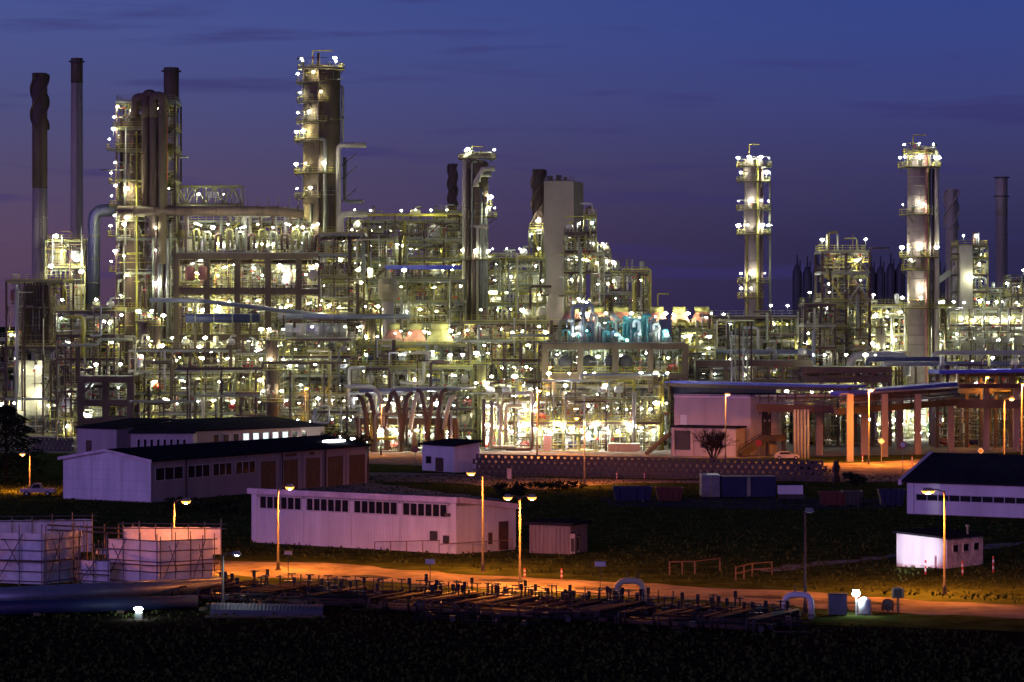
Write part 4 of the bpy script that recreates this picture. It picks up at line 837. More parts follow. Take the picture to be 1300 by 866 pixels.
# ---- air coolers
def air_cooler(label, x0, x1, D, dep, ztop_py, zdeck_py, m, ringm, n=1, group='air cooler hoods'):
    xa, xb = X(x0, D), X(x1, D); rt = thing('air_cooler', label, 'air cooler', ((xa+xb)/2, D, 0), group); zd, zt = Z(zdeck_py, D), Z(ztop_py, D); w = (xb-xa); c = (xa+xb)/2; yc = D+w/2; s = 12
    mb = MB(m); lo = []; hi = []
    for j in range(s):
        a = 2*math.pi*(j+.5)/s; ux, uy = math.cos(a), math.sin(a); k = w/2/max(abs(ux), abs(uy)); lo.append((c+ux*k, yc+uy*k, zd)); hi.append((c+ux*w*.31, yc+uy*w*.31, zd+(zt-zd)*.62))
    b = len(mb.v); mb.v += lo+hi
    for j in range(s): i2 = (j+1) % s; mb.q(b+j, b+i2, b+s+i2, b+s+j)
    mb.build('hood', rt); MB(ringm).lathe([(w*.315, zd+(zt-zd)*.62), (w*.34, zt-.2), (w*.30, zt), (w*.28, zd+(zt-zd)*.7)], (c, yc, 0), 16).build('fan_ring', rt, True)
    MB('dark').lathe([(w*.27, zt-.5), (w*.10, zt-.35), (w*.05, zt+.1)], (c, yc, 0), 12).build('fan', rt)
    MB('olive').box(xa, xb, D, D+w, zd-1.0, zd-.02).build('tube_bundle', rt)
    for px in (xa+.2, xb-.2):
        for yy in (D+.2, D+w-.2): MB('olive').beam((px, yy, 0), (px, yy, zd-1), .3).build('leg', rt)
    lamp(rt, (xb-.5, D-.6, zd+(zt-zd)*.55), 'warm', 'globe', 1.0); return rt
for i, (a, b, m) in enumerate(((486, 512, 'salmon'), (512, 541, 'salmon'), (541, 575, 'olive'))): air_cooler(('small salmon', 'large salmon', 'olive green')[i]+' air cooler hood in the middle of the plant', a, b, 566, 8, 410, 433, m, 'olive')
for i, (a, b) in enumerate(((712, 740), (742, 772), (774, 804), (822, 848), (850, 876), (878, 906))): air_cooler(('first salmon air cooler hood left of the turquoise machinery', 'second air cooler hood, partly behind the turquoise machinery', 'third air cooler hood, right behind the turquoise machinery', 'fourth air cooler hood with lamp, right of the turquoise machinery', 'fifth air cooler hood, before the open sky', 'sixth air cooler hood, rightmost against the sky')[i], a, b, 592, 8, 389, 409, 'salmon', 'olive')
frame('yellow railed walkway frame under the middle air coolers', 455, 596, 560, 12, [488, 462, 438], 7, 31, 'yellow', lampd=.9, kinds=dict(pipes=.5, panel=.2, drum=.2, boxes=.1), cl=1.3, topkit=0, low=520)
frame('grey steel frame of crossing pipes above the slanted hot pipes', 440, 600, 545, 12, [545, 518, 492, 466], 8, 32, 'steel', lampd=1.1, kinds=dict(pipes=.55, drum=.15, exch=.15, panel=.1, boxes=.05), cl=1.4, lk_=WHITE, topkit=.2)
# ---- hot pipe table
D = 518
rt = frame('brown table of hot pipes with glowing white bays under slanted pipes', 456, 578, D, 10, [531], 7, 33, 'conc', lampd=2.2, lk_=WHITE, kinds=dict(pipes=.5, boxes=.25, drum=.25), cl=1.6, topkit=.3, rails=False, post=.9, shape='tube')
rr = random.Random(8)
for k in range(11):
    px = 462+k*10.8; s = rr.choice((-1, 1, 1)); z0, z1 = Z(rr.choice((545, 560, 572)), D), Z(rr.uniform(496, 506), D)
    MB(('conc', 'brown', 'cream', 'brown')[k % 4]).pipe([(X(px-s*6, D), D-1.2, z0), (X(px-s*2, D), D-1.2, Z(520, D)), (X(px+s*2, D), D-1.2, z1), (X(px+s*8, D), D-.8, z1+.4)], .42, 10, bend=1.0).build('hot_pipe', rt, True)
MB('bluegrey').pipe([(X(456, D), D-.5, Z(496, D)), (X(585, D), D-.5, Z(494, D))], .35, 8).build('header_pipe', rt, True)
for k in range(4): lamp(rt, (X(470+k*28, D), D+.6, Z(506+6*(k % 2), D)), 'white', 'tube' if k % 2 else 'globe', 1.1, k % 4 == 1)
for k in range(6): lamp(rt, (X(466+k*19, D), D+2.5, Z(541+5*(k % 3), D)), 'white', 'globe', 1.0)
rt = frame('green topped pump shelter between pink vessel and hot pipe table', 395, 455, 530, 9, [548, 522], 4, 34, 'yellow', lampd=1.6, lk_=WHITE, kinds=dict(boxes=.4, pipes=.4, drum=.2), cl=1.5, deckc='green')
# ---- centre right
frame('bright white lit frame of risers between the pipe clad column and the blank tower', 584, 692, 650, 16, [405, 385, 362, 344, 328], 6, 35, 'steel', lampd=1.7, kinds=dict(panel=.45, pipes=.4, vessel=.15), lk_=WHITE, low=425, cl=1.2, topkit=.6)
frame('yellow pipe frame below the bright white risers', 588, 696, 565, 14, [540, 512, 484, 456, 430, 408], 6, 36, 'olive', lampd=1.4, kinds=dict(pipes=.4, vessel=.15, panel=.2, stairs=.2, drum=.05), cl=1.3)
rt, cx, r, zt = column('fat pale yellow tank standing at the centre of the plant front', 626, 650, 488, 530, 'cream', [(492, 150, 390, .9, 2), (540, 170, 330, 1.4, 3)], 37, bands=3, name='process_vessel', cat='vessel', lkind=dict(white=1), davit=False)
lamp(rt, (X(632, 530), 530-r-1, Z(520, 530)), 'warm', 'globe', 1.6)
rt = thing('blank_tower', 'tall blank rectangular concrete tower in the middle of the skyline', 'tower', (X(715, 660), 660, 0)); D = 660
Pa, Pb, Pc = (X(690.5, D), D), (X(728, D), D-1.0), (X(741.5, D), D+9); Pd = (Pa[0]+3, D+12)
prism(MB('tower'), [Pa, Pb, Pc, Pd], 0, [Z(230, D)]*4).build('wall', rt)
wl = Wall(Pa, Pb); wr = Wall(Pb, Pc); n = 12; h = Z(230, D)/n
for j in range(4, n):
    for i in range(3): wl.part('concrete_panel', 'tower', rt, wl.L*i/3+.02, wl.L*(i+1)/3-.02, h*j+.03, h*(j+1)-.03, 0, .07)
    for i in range(2): wr.part('concrete_panel', 'tower', rt, wr.L*i/2+.02, wr.L*(i+1)/2-.02, h*j+.03, h*(j+1)-.03, 0, .07)
for a, b, t in ((695, 702, 226), (706, 713, 225), (716, 720, 227)): MB('dark').box(X(a, D), X(b, D), D+2, D+5, Z(230, D)+.003, Z(t, D)+.6).build('roof_box', rt)
rail_mb(MB('brown'), [(Pa[0], D+.5), (Pb[0], D-.5)], Z(230, D), 1.0, 3).build('railing', rt)
rt = frame('narrow yellow stair frame with balcony against the left side of the blank tower', 672, 690, 664, 5, [388, 360, 330, 290], 1, 38, 'yellow', lampd=1.6, kinds=dict(stairs=.6, pipes=.4), low=410, lk_=WHITE, post=.25)
lamp(rt, (X(683, 664), 662.5, Z(281, 664)), 'white', 'globe', 1.7)
frame('thin top step of the yellow lit stepped structure, clear of the blank tower', 742, 757, 650, 7, [395, 345, 318, 294, 273], 1, 139, 'yellow', lampd=1.4, kinds=dict(vessel=.45, pipes=.45, drum=.1), low=330, topkit=1, cl=1.2)
frame('high step of the yellow lit stepped structure, against the blank tower', 717, 743, 648, 9, [395, 372, 345, 318, 296], 2, 39, 'yellow', lampd=1.8, kinds=dict(vessel=.45, pipes=.35, stairs=.1, drum=.1), low=410, lk_=dict(white=.7, warm=.3), topkit=1, cl=1.3)
frame('middle step of the yellow lit stepped structure', 752, 776, 648, 9, [395, 372, 348, 322], 2, 40, 'yellow', lampd=1.8, kinds=dict(vessel=.4, pipes=.4, drum=.2), low=410, lk_=dict(white=.7, warm=.3), topkit=1, cl=1.3)
frame('lowest step of the yellow lit stepped structure, right end before the dark sky', 776, 824, 648, 9, [395, 370, 345], 3, 41, 'yellow', lampd=1.8, kinds=dict(vessel=.35, pipes=.4, drum=.15, boxes=.1), low=410, lk_=dict(white=.7, warm=.3), topkit=1, cl=1.3)
rt = thing('gantry_frame', 'thin yellow pipe gantry bending down at the right end of the stepped structure', 'gantry', (X(826, 646), 646, 0)); MB('yellow').pipe([(X(826, 646), 646, 0), (X(826, 646), 646, Z(342, 646)), (X(790, 646), 646, Z(342, 646))], .2, 8).build('pipe', rt, True)
for p, a in ((835, 848),): MB('yellow').pipe([(X(835, 646), 646, 10), (X(835, 646), 646, Z(373, 646)), (X(850, 646), 646, Z(373, 646))], .16, 6).build('davit', rt, True)
# ---- right table with turquoise machinery
D = 542
rt = frame('brown concrete table carrying turquoise lit compressors', 692, 870, D, 18, [474, 436], 4, 43, 'conc', lampd=.3, kinds=dict(pipes=.55, boxes=.15, stairs=0, panel=.3), cl=1.0, topkit=0, post=1.15, low=500)
for px in (718, 748, 776, 795): mb = MB('dark'); mb.lathe([(.02, -.3), (1.1, -.15), (1.35, 0), (1.35, 6)], (X(px, D), D+.6, Z(460, D)), 16, 'y'); mb.build('tank_end', rt, True)
rr = random.Random(21)
for px in (712, 735, 760, 790, 822, 850): lamp(rt, (X(px, D), D+5, Z(447+rr.random()*10, D)), 'cool', 'globe', .9)
rt2 = thing('compressor_set', 'turquoise lit compressor set with arched pipes on the concrete table', 'compressor', (X(790, D), D, 0))
zb = Z(436, D)+.08
for i, (a, b, t, m) in enumerate(((745, 758, 408, 'bluegrey'), (760, 775, 402, 'galv'), (792, 822, 404, 'cyan'), (824, 838, 412, 'cyan'), (838, 854, 405, 'bluegrey'))): MB(m).box(X(a, D), X(b, D), D+3+.3*i, D+7, zb, Z(t, D)).build('casing', rt2)
for k in range(26):
    px = 722+k*5; t = rr.uniform(398, 424); MB(('cyan', 'bluegrey', 'alu', 'white', 'cyan')[k % 5]).pipe([(X(px, D), D+1+rr.random()*1.5, zb), (X(px, D), D+1.2, Z(t, D)), (X(px+rr.choice((-7, 6)), D), D+1.2, Z(t, D)), (X(px+rr.choice((-7, 6)), D), D+1.2, Z(t+8, D))], rr.choice((.18, .26, .36)), 8).build('pipe', rt2, True)
for a, b, t in ((727, 740, 389), (741, 752, 387)): MB('bluegrey').pipe([(X(a, D), D+1, zb), (X(a, D), D+1, Z(t, D)), (X(b, D), D+1, Z(t, D)), (X(b, D), D+1, Z(t+10, D))], .42, 10, bend=1.2).build('arch_pipe', rt2, True)
MB('white').drum((X(724, D), D+.6, Z(407, D)), .55, .2, 'z').build('ball_vessel', rt2, True)
for px, py, k in ((745, 420, 'teal'), (768, 410, 'cool'), (782, 425, 'teal'), (802, 398, 'teal'), (812, 424, 'teal'), (832, 402, 'teal'), (846, 425, 'cool'), (728, 425, 'cool'), (796, 432, 'teal')): lamp(rt2, (X(px, D), D-.2, Z(py, D)), k, 'globe', .8)
rt = frame('yellow and white stair bay right of the turquoise compressors', 862, 908, 548, 12, [474, 440, 418], 2, 44, 'yellow', lampd=1.3, kinds=dict(stairs=.5, pipes=.3, boxes=.2), cl=1.3)
mb = MB('green'); stairs_mb(mb, X(848, 545), X(880, 545), 544, Z(460, 545), Z(432, 545), 1.2, 'green'); mb.build('stair', rt)
frame('yellow service deck under the air coolers before the open sky', 700, 925, 590, 10, [440, 413], 9, 45, 'yellow', lampd=.5, kinds=dict(pipes=.7, panel=.3), cl=.8, topkit=0, low=455)
# ---- glaring ground level of the plant, centre
rt = frame('glaring white lit pump bays at ground level behind the honeycomb wall', 612, 838, 522, 13, [536, 506], 11, 46, 'steel', lampd=2.2, kinds=dict(pipes=.4, boxes=.25, vessel=.15, exch=.1, drum=.1), lk_=WHITE, cl=2.0, rails=True, topkit=.2)
for k in range(15): lamp(rt, (X(620+k*15, 522), 521+1.2*(k % 3), Z(540+4*(k % 3), 522)), 'white', 'tube' if k % 3 == 0 else 'globe', 1.25, k % 2 == 0)
MB('white').box(X(690, 520), X(700, 520), 520, 522, 0, 3).build('cabinet', rt); MB('cream').box(X(772, 519), X(812, 519), 519, 521, 0, 1.5).build('bund_wall', rt)
rail_mb(MB('yellow'), [(X(680, 518), 518), (X(760, 518), 518)], 0, 1.3, 1.2).build('railing', rt)
frame('grey pipe frame above the glaring pump bays, below the concrete table', 690, 850, 534, 10, [536, 508, 490], 8, 47, 'steel', lampd=1.1, kinds=dict(pipes=.7, drum=.15, panel=.15), cl=1.4, lk_=WHITE, topkit=0)
for (a, b, t, base_, D, m, lab) in ((178, 190, 398, 0, 568, 'brown', 'rust brown vessel standing left of the dark blue duct'), (193, 204, 404, 0, 566, 'brown', 'second rust brown vessel beside the dark blue duct'), (466, 476, 392, 0, 586, 'conc', 'slim brown column left of the dark domed drum'), (607, 617, 452, 0, 540, 'olive', 'olive vertical vessel left of the fat pale tank'), (655, 664, 470, 0, 541, 'galv', 'grey vertical vessel right of the fat pale tank'), (836, 843, 478, 0, 524, 'yellow', 'yellow column at the right end of the pump bays'), (1112, 1124, 405, 0, 575, 'cream', 'cream column between lattice tower and rightmost column')):
    column(lab, a, b, t, D, m, [(t+10, 160, 380, 1.0, 2), (t+48, 160, 380, .9, 2)], int(a), bands=5, name='process_vessel', cat='vessel', davit=False)
for (x0, x1, py, D, r, m, lab) in ((445, 602, 500, 536, .24, 'alu', 'long silver pipe over the slanted hot pipes'), (588, 700, 433, 556, .3, 'galv', 'grey pipe left of the concrete compressor table'), (690, 846, 483, 528, .26, 'bluegrey', 'blue grey pipe along the foot of the concrete compressor table'), (78, 165, 438, 570, .3, 'galv', 'silver pipe right of the furnace'), (225, 442, 468, 538, .26, 'brown', 'dark pipe across the low frames before the great table'), (165, 330, 510, 535, .22, 'galv', 'grey pipe low before the great table')):
    rt = thing('overhead_pipe', lab, 'pipe', (X(x0, D), D, 0)); zz = Z(py, D); q = x0+(x1-x0)*(.3+.4*((x0*7) % 10)/10); MB(m).pipe([(X(x0, D), D+1.5, zz), (X(x0, D), D, zz), (X(q, D), D, zz), (X(q, D), D, zz+1.1), (X(x1, D), D, zz+1.1), (X(x1, D), D+2, zz+1.1)], r, 10).build('pipe', rt, True)
    for k in range(5): px = x0+(x1-x0)*(k+.3)/5; MB('deep').beam((X(px, D), D+.1, 0), (X(px, D), D+.1, zz-r), .3).build('support_post', rt)
# ---- right hand pipe rack
frame('long yellow lit pipe rack in front of the pale slender column', 905, 1045, 590, 14, [470, 446, 424, 402], 8, 51, 'yellow', lampd=1.1, kinds=dict(pipes=.4, panel=.3, drum=.2, boxes=.1), cl=1.1, topkit=.15, low=485)
frame('brightly lit yellow rack of lamps around the foot of the rightmost column', 1085, 1200, 600, 14, [470, 446, 424, 402, 388], 7, 52, 'yellow', lampd=1.5, kinds=dict(pipes=.4, panel=.35, vessel=.15, brace=.1), cl=1.2, low=485, topkit=.4)
frame('cream air cooler gallery with glaring lamps at the right edge', 1182, 1325, 606, 14, [450, 420, 397], 6, 53, 'yellow', lampd=2.0, kinds=dict(panel=.8, pipes=.2), cl=.7, low=470, topkit=0, lk_=WHITE, deckc='conc', fh=.4)
rt = bpy.data.objects.get('process_structure.000') if False else frame('glaring lamp gallery under the air cooler deck at the right edge', 1184, 1322, 601, 3, [412, 398], 8, 77, 'yellow', lampd=.6, kinds=dict(panel=1), low=425, topkit=0, lk_=WHITE, cl=.6, post=.25)
for k in range(9): lamp(rt, (X(1190+k*15.5, 600), 600.6, Z(404+3*(k % 2), 600)), 'white', 'globe', (1.3, .8, 1.2)[k % 3])
for px, py in ((1092, 420), (1108, 436), (1122, 418), (1136, 432), (1100, 452), (1128, 455), (1190, 436), (1196, 455)): lamp(rt, (X(px, 598), 598, Z(py, 598)), 'white', 'globe', 1.25)
rt = frame('open lattice tower with crane hook on top, right of the pale slender column', 1044, 1104, 570, 13, [470, 440, 412, 380, 345, 318], 2, 54, 'brown', lampd=1.2, kinds=dict(brace=.4, pipes=.25, stairs=.2, vessel=.15), cl=1.2, topkit=1, post=.5, name='lattice_tower', cat='lattice tower')
for a, b in ((470, 440), (440, 412), (412, 380), (380, 345), (345, 318)):
    MB('galv').beam((X(1078, 570), 569.2, Z(a, 570)), (X(1103, 570), 569.2, Z(b, 570)), .3).build('brace', rt); MB('galv').beam((X(1103, 570), 569.4, Z(a, 570)), (X(1078, 570), 569.4, Z(b, 570)), .3).build('brace', rt)
MB('yellow').pipe([(X(1052, 570), 570, Z(318, 570)), (X(1052, 570), 570, Z(295, 570)), (X(1064, 570), 570, Z(295, 570))], .2, 8).build('crane_hook', rt, True)
frame('lower side bay of the open lattice tower with yellow cabin', 1022, 1060, 560, 10, [475, 440, 412, 386], 2, 55, 'brown', lampd=.8, kinds=dict(brace=.6, pipes=.2, panel=.2), cl=.8, topkit=.4, post=.45)
# silos behind
k = 0; nm = ('leftmost of all, standing clear of the lattice tower', 'second from the left, clear of the lattice tower', 'third from the left, touching the lattice tower outline', 'first to the right of the lattice tower', 'second to the right of the lattice tower', 'third to the right of the lattice tower', 'just left of the rightmost column', 'just right of the rightmost column', 'behind the left half of the lattice tower', 'behind the middle of the lattice tower', 'behind the right edge of the lattice tower', 'behind the spiral right stack', 'behind the white clad plant block')
for px in (1012, 1025, 1038, 1106, 1118, 1131, 1143, 1190, 1056, 1070, 1084, 1203, 1217):
    D = 800; r = 6.0*mpp(D); x = X(px, D); zt = Z(335+(px % 3)*2, D)
    rt = thing('storage_silo', 'dark storage silo, '+nm[k], 'silo', (x, D, 0), 'dark storage silos'); k += 1
    MB('silo').lathe([(r, 0), (r, zt-2), (r*.5, zt), (r*.2, zt+.2), (r*.12, zt+3)], (x, D, 0), 14).build('shell', rt, True)
    MB('dark').tube([(x+r*.5, D-r, 0), (x+r*.5, D-r, zt+1.5)], .2, 5).build('ladder_cage', rt); MB('silo').lathe([(r*1.03, zt-8), (r*1.03, zt-7.6)], (x, D, 0), 14).build('band', rt)
# right end
rt = frame('white clad plant block with balconies between spiral stack and grey stack', 1216, 1254, 640, 10, [392, 370, 348, 328, 312], 2, 56, 'yellow', lampd=1.8, kinds=dict(vessel=.4, pipes=.6), low=410, lk_=WHITE, topkit=.7, cl=1)
MB('cream').box(X(1217, 640), X(1233, 640), 638, 648, Z(398, 640), Z(312, 640)).build('clad_shaft', rt)
for py in (352,): lamp(rt, (X(1231, 640), 636.5, Z(py, 640)), 'white', 'globe', .8)
frame('small yellow braced frame at the foot of the plain grey stack', 1256, 1284, 650, 8, [392, 372], 2, 57, 'steel', lampd=1.6, kinds=dict(brace=.6, pipes=.4), low=410, lk_=WHITE)
frame('lit frame cut by the right edge of view, right of the grey stack', 1284, 1330, 640, 10, [392, 374, 356], 2, 58, 'yellow', lampd=1.6, kinds=YL, low=410)
frame('lit platform with conveyor at the foot of the spiral right stack', 1188, 1218, 655, 8, [392, 380], 1, 59, 'yellow', lampd=1.8, kinds=dict(pipes=.7, panel=.3), low=410, lk_=WHITE)
rt = thing('conveyor', 'pale inclined conveyor rising toward the spiral right stack', 'conveyor', (X(1190, 640), 640, 0)); MB('galv').beam((X(1180, 640), 640, Z(366, 640)), (X(1206, 640), 640, Z(345, 640)), .9, 1.2).build('belt_housing', rt); MB('brown').beam((X(1186, 640), 640, 0), (X(1186, 640), 640, Z(363, 640)), .3).build('leg', rt); MB('brown').beam((X(1203, 640), 640, 0), (X(1203, 640), 640, Z(350, 640)), .3).build('leg', rt)
# ---- horizontal pipes above the bridge
for i, (x0, x1, py, D, r, m, lab) in enumerate(((892, 1032, 447, 560, .5, 'bluegrey', 'upper blue grey pipe on the rack above the pipe bridge'), (880, 1030, 461, 556, .55, 'blue', 'middle dark blue pipe on the rack above the pipe bridge'), (884, 1040, 471, 552, .42, 'alu', 'lower silver pipe on the rack above the pipe bridge'), (1080, 1150, 452, 566, .95, 'alu', 'short fat silver pipe at the foot of the lattice tower'), (1185, 1310, 448, 560, .45, 'alu', 'pale silver pipe at the right edge above the blue roof'), (1120, 1320, 462, 548, .5, 'bluegrey', 'long blue grey pipe at the right above the blue roof'), (1100, 1200, 456, 552, .5, 'blue', 'dark blue pipe before the foot of the rightmost column'))):
    rt = thing('rack_pipe', lab, 'pipe', (X((x0+x1)/2, D), D, 0)); MB(m).pipe([(X(x0, D), D, Z(py, D)-4), (X(x0, D), D, Z(py, D)), (X(x1, D), D, Z(py, D)), (X(x1, D), D, Z(py, D)-4)], r, 12).build('pipe', rt, True)
    for k in range(4): px = x0+(x1-x0)*(k+.5)/4; MB('conc').beam((X(px, D), D+.1, 0), (X(px, D), D+.1, Z(py, D)-r), .4).build('support_post', rt)
rt = frame('grey piping deck with tall silver risers left of the lattice tower', 885, 1030, 545, 9, [482, 458], 8, 61, 'conc', lampd=.9, kinds=dict(pipes=.8, drum=.2), cl=1.1, rails=False, lk_=WHITE, topkit=.4, post=.6, low=500)
for k in range(6): MB(('alu', 'galv', 'deep')[k % 3]).tube([(X(928+k*5, 545), 543.5, 0), (X(928+k*5, 545), 543.5, Z(420-5*(k % 3), 545))], .17, 8).build('riser', rt, True)
frame('brown beam deck of pipework below the lattice tower', 1020, 1130, 540, 9, [478, 466], 5, 62, 'conc', lampd=1.2, kinds=dict(pipes=.6, drum=.3, vessel=.1), cl=1.2, rails=False, low=500, post=.6)
frame('dense small pipework deck right of the blue bridge roof', 1190, 1320, 535, 9, [492, 470], 7, 63, 'conc', lampd=.9, kinds=dict(pipes=.75, boxes=.25), cl=1.6, rails=False, post=.6, low=505)
# ---- the pipe bridge
rt = thing('pipe_bridge', 'long blue topped pipe bridge on brown concrete columns', 'pipe bridge', (X(1080, 500), 500, 0))
def bridge(px0, px1, y0, y1, pt0, pt1, name, m, D0, D1, hh, dep=4.5, par=None):
    A = (X(px0, D0), D0); B = (X(px1, D1), D1); wl = Wall(A, B); za, zb = Z(pt0, D0), Z(pt1, D1); mb = MB(m); wl.quad(mb, 0, wl.L, za-hh, zb-hh, za, zb, -dep, 0); return mb.build(name, par or rt), wl
bridge(842, 1077, 0, 0, 483.5, 489.5, 'roof_slab', 'roofblue', 532, 500, .4, 5); bridge(842, 1076, 0, 0, 486.6, 492.6, 'fascia_beam', 'deep', 531.7, 499.7, .6, 1.2)
bridge(1077.5, 1216, 0, 0, 497.5, 485.5, 'roof_slab', 'roofblue', 496, 520, .7, 4); bridge(1078, 1216, 0, 0, 503.8, 491.8, 'fascia_beam', 'brown', 495.7, 519.7, .6, 1.2)
bridge(1192, 1320, 0, 0, 470.5, 468.5, 'roof_slab', 'roofblue', 528, 530, .6, 8); bridge(1216.5, 1320, 0, 0, 487.5, 487, 'fascia_beam', 'deep', 520, 524, .8, 4.2)
bridge(1064, 1216, 0, 0, 519, 507, 'lower_beam', 'conc', 495.6, 519.6, 1.1, 1.0); bridge(960, 1060, 0, 0, 513, 515, 'lower_beam', 'deep', 499, 497, 1.3, 1.2); bridge(1217, 1320, 0, 0, 507, 508, 'lower_beam', 'conc', 519, 522, 1.6, 1.2)
bridge(842, 985, 0, 0, 489, 493, 'side_sheet', 'blue', 536, 524, 1.6, .1)
rgb = random.Random(4)
for k in range(11):
    o_ = rgb.uniform(-.6, 2.5); q_ = rgb.uniform(0, 13); x0_, x1_ = (960, 1062) if k % 3 == 0 else (1066, 1216); A = (X(x0_, 499 if k % 3 == 0 else 496), (499 if k % 3 == 0 else 495)+o_); B = (X(x1_, 497 if k % 3 == 0 else 519), (497 if k % 3 == 0 else 518)+o_)
    MB(rgb.choice(('alu', 'galv', 'deep', 'bluegrey', 'cream'))).tube([(A[0], A[1], Z(513, A[1])+q_*.14), (B[0], B[1], Z(513 if k % 3 == 0 else 504, B[1])+q_*.14)], rgb.choice((.1, .14, .2)), 6).build('pipe', rt, True)
for k in range(22):
    px = 965+k*11.3; D_ = 497+(px-1060)*.15 if px > 1060 else 499; MB(rgb.choice(('deep', 'dark', 'conc', 'galv'))).beam((X(px, D_), D_+.4, Z(514-(px-1060)*.06, D_)-1), (X(px+rgb.choice((0, 0, 5)), D_), D_+.4, Z(497-(px-1060)*.05, D_)), rgb.choice((.15, .25, .4))).build('hanger', rt)
for off, z in ((1, .6), (1.8, .5), (2.8, .7)):
    A, B = (X(985, 500), 500+off), (X(1216, 518), 518+off); MB(('alu', 'brown', 'bluegrey')[int(off)-1]).tube([(A[0], A[1], Z(509, 500)+z), (B[0], B[1], Z(503, 518)+z)], .4, 8).build('pipe', rt, True)
for px, by, D in ((1079, 586, 485), (1123, 580, 500), (1165, 577, 508), (1207, 573, 520), (1252, 571, 526), (1290, 571, 527)):
    D = GD(by); MB('colconc').box(X(px, D)-.55, X(px, D)+.55, D-.55, D+.55, 0, Z(500 if px < 1215 else 492, D)).build('column', rt)
for px, by in ((1097, 577), (1142, 571), (1186, 567), (1231, 563), (1275, 562), (1012, 578), (1040, 578)):
    D = GD(by); MB('colconc').box(X(px, D)-.6, X(px, D)+.6, D-.6, D+.6, 0, Z(508, D)).build('column', rt)
for k in range(5): MB('cream').tube([(X(1009+k*4.2, 494), 494, 0), (X(1009+k*4.2, 494), 494, Z(520, 494))], .22, 8).build('riser', rt, True)
rt = frame('white lit pump hall floor seen between the bridge columns', 990, 1200, 570, 12, [540, 512], 9, 64, 'steel', lampd=2.2, kinds=dict(panel=.55, pipes=.3, boxes=.15), lk_=dict(white=.75, cool=.25), cl=1.2, rails=False, topkit=0)
for k in range(20): lamp(rt, (X(998+k*10.5, 570), 568.5+(k % 3), Z(527+6*(k % 3), 570)), 'white', 'globe', 1.25)
lamp(rt, (X(1040, 570), 568, Z(528, 570)), 'green', 'globe', 1.0); lamp(rt, (X(1178, 570), 568, Z(545, 570)), 'green', 'globe', 1.0)
MB('white').box(X(995, 572), X(1200, 572), 581, 581.3, 0, 9).build('back_wall', rt)
frame('white lit pump hall floor right of the bridge columns, at the edge of view', 1200, 1330, 575, 12, [538, 512], 6, 65, 'steel', lampd=1.8, kinds=dict(panel=.4, pipes=.5, boxes=.1), lk_=WHITE, cl=1.6, rails=False, topkit=0)
# ================================================================ street lamps
def street_lamp(label, px, base, top, kind='sod', heads=(1,), D=None, s=1.0, group='street lamps with orange light', name='street_lamp', pole='polepaint', pr=.11):
    D = D or GD(base); x = X(px, D); h = Z(top, D); kind = 'sodf' if kind == 'sod' and D > 445 else kind; rt = thing(name, label, 'street lamp', (x, D, 0), group)
    MB(pole).lathe([(pr*1.5, 0), (pr*1.5, .9), (pr, 1.0), (pr*.7, h)], (x, D, 0), 8).build('pole', rt, True)
    MB('conc').box(x-.3, x+.3, D-.3, D+.3, 0, .12).build('footing', rt)
    for a in heads:
        l = .9*s if abs(a) == 1 else .12; sg = 1 if a > 0 else -1
        MB(pole).tube([(x, D, h-.15), (x+sg*l*.5, D, h+.1), (x+sg*l, D, h+.12)], .06, 6).build('arm', rt)
        hx = x+sg*(l+.25); mb = MB('lampoff'); mb.hexa([(hx-.42*s, D-.27, h-.06), (hx+.42*s, D-.27, h-.06), (hx+.42*s, D+.27, h-.06), (hx-.42*s, D+.27, h-.06), (hx-.25*s, D-.12, h+.26), (hx+.25*s, D-.12, h+.26), (hx+.25*s, D+.12, h+.26), (hx-.25*s, D+.12, h+.26)]); ho = mb.build('lamp_head', rt)
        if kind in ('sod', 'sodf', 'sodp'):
            mb = MB('E_halo'); b0 = len(mb.v)  # added glowing skirt imitating the orange halo around the lamp head
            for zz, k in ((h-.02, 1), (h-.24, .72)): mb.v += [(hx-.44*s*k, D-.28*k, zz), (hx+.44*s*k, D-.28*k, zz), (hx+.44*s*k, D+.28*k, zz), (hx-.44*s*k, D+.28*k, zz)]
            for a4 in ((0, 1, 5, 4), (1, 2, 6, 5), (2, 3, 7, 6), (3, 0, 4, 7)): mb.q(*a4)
            mb.build('halo_bowl', ho)
        if kind: mb = MB('E_'+kind); ell(mb, (hx, D, h-(.19 if kind.startswith('sod') else .03)), .27*s, .19*s, .09*s); mb.build('lamp_glass', ho)
        else: mb = MB('frame'); ell(mb, (hx, D, h-.03), .34, .2, .14); mb.build('lamp_glass', ho)
    return rt
street_lamp('short orange street lamp beside the dark tree', 38, 624, 576, heads=(-1,), s=.9)
street_lamp('orange street lamp standing behind the right white scaffold', 221, 732, 636)
street_lamp('orange street lamp in front of the left end of the white panelled building', 353, 724, 618)
street_lamp('tall orange street lamp in front of the right end of the white panelled building', 613, 726, 600, heads=(-1,))
street_lamp('double headed orange street lamp by the valve row', 660, 748, 631, heads=(1, -1), s=.95)
street_lamp('tall orange street lamp in front of the small peeling hut', 1199, 755, 623, heads=(-1,), s=1.35)
street_lamp('unlit slim street lamp near the white pipe arch', 1022, 779, 649, kind=None, heads=(.5,))
street_lamp('orange street lamp on the road before the honeycomb wall', 742, 616, 530, heads=(-1,))
street_lamp('orange street lamp between gate hut and slanted hot pipes', 484, 578, 513, kind='sodp', heads=(.5,), s=1.1)
street_lamp('orange street lamp on the yard left of the pale control building', 682, 580, 495, heads=(.5,), s=1.1)
street_lamp('orange street lamp directly in front of the pale control building', 921, 584, 500, kind='sodp', heads=(.5,), s=1.1)
street_lamp('tall orange street lamp under the near end of the blue topped pipe bridge', 1103, 590, 494, s=1.3, heads=(.5,))
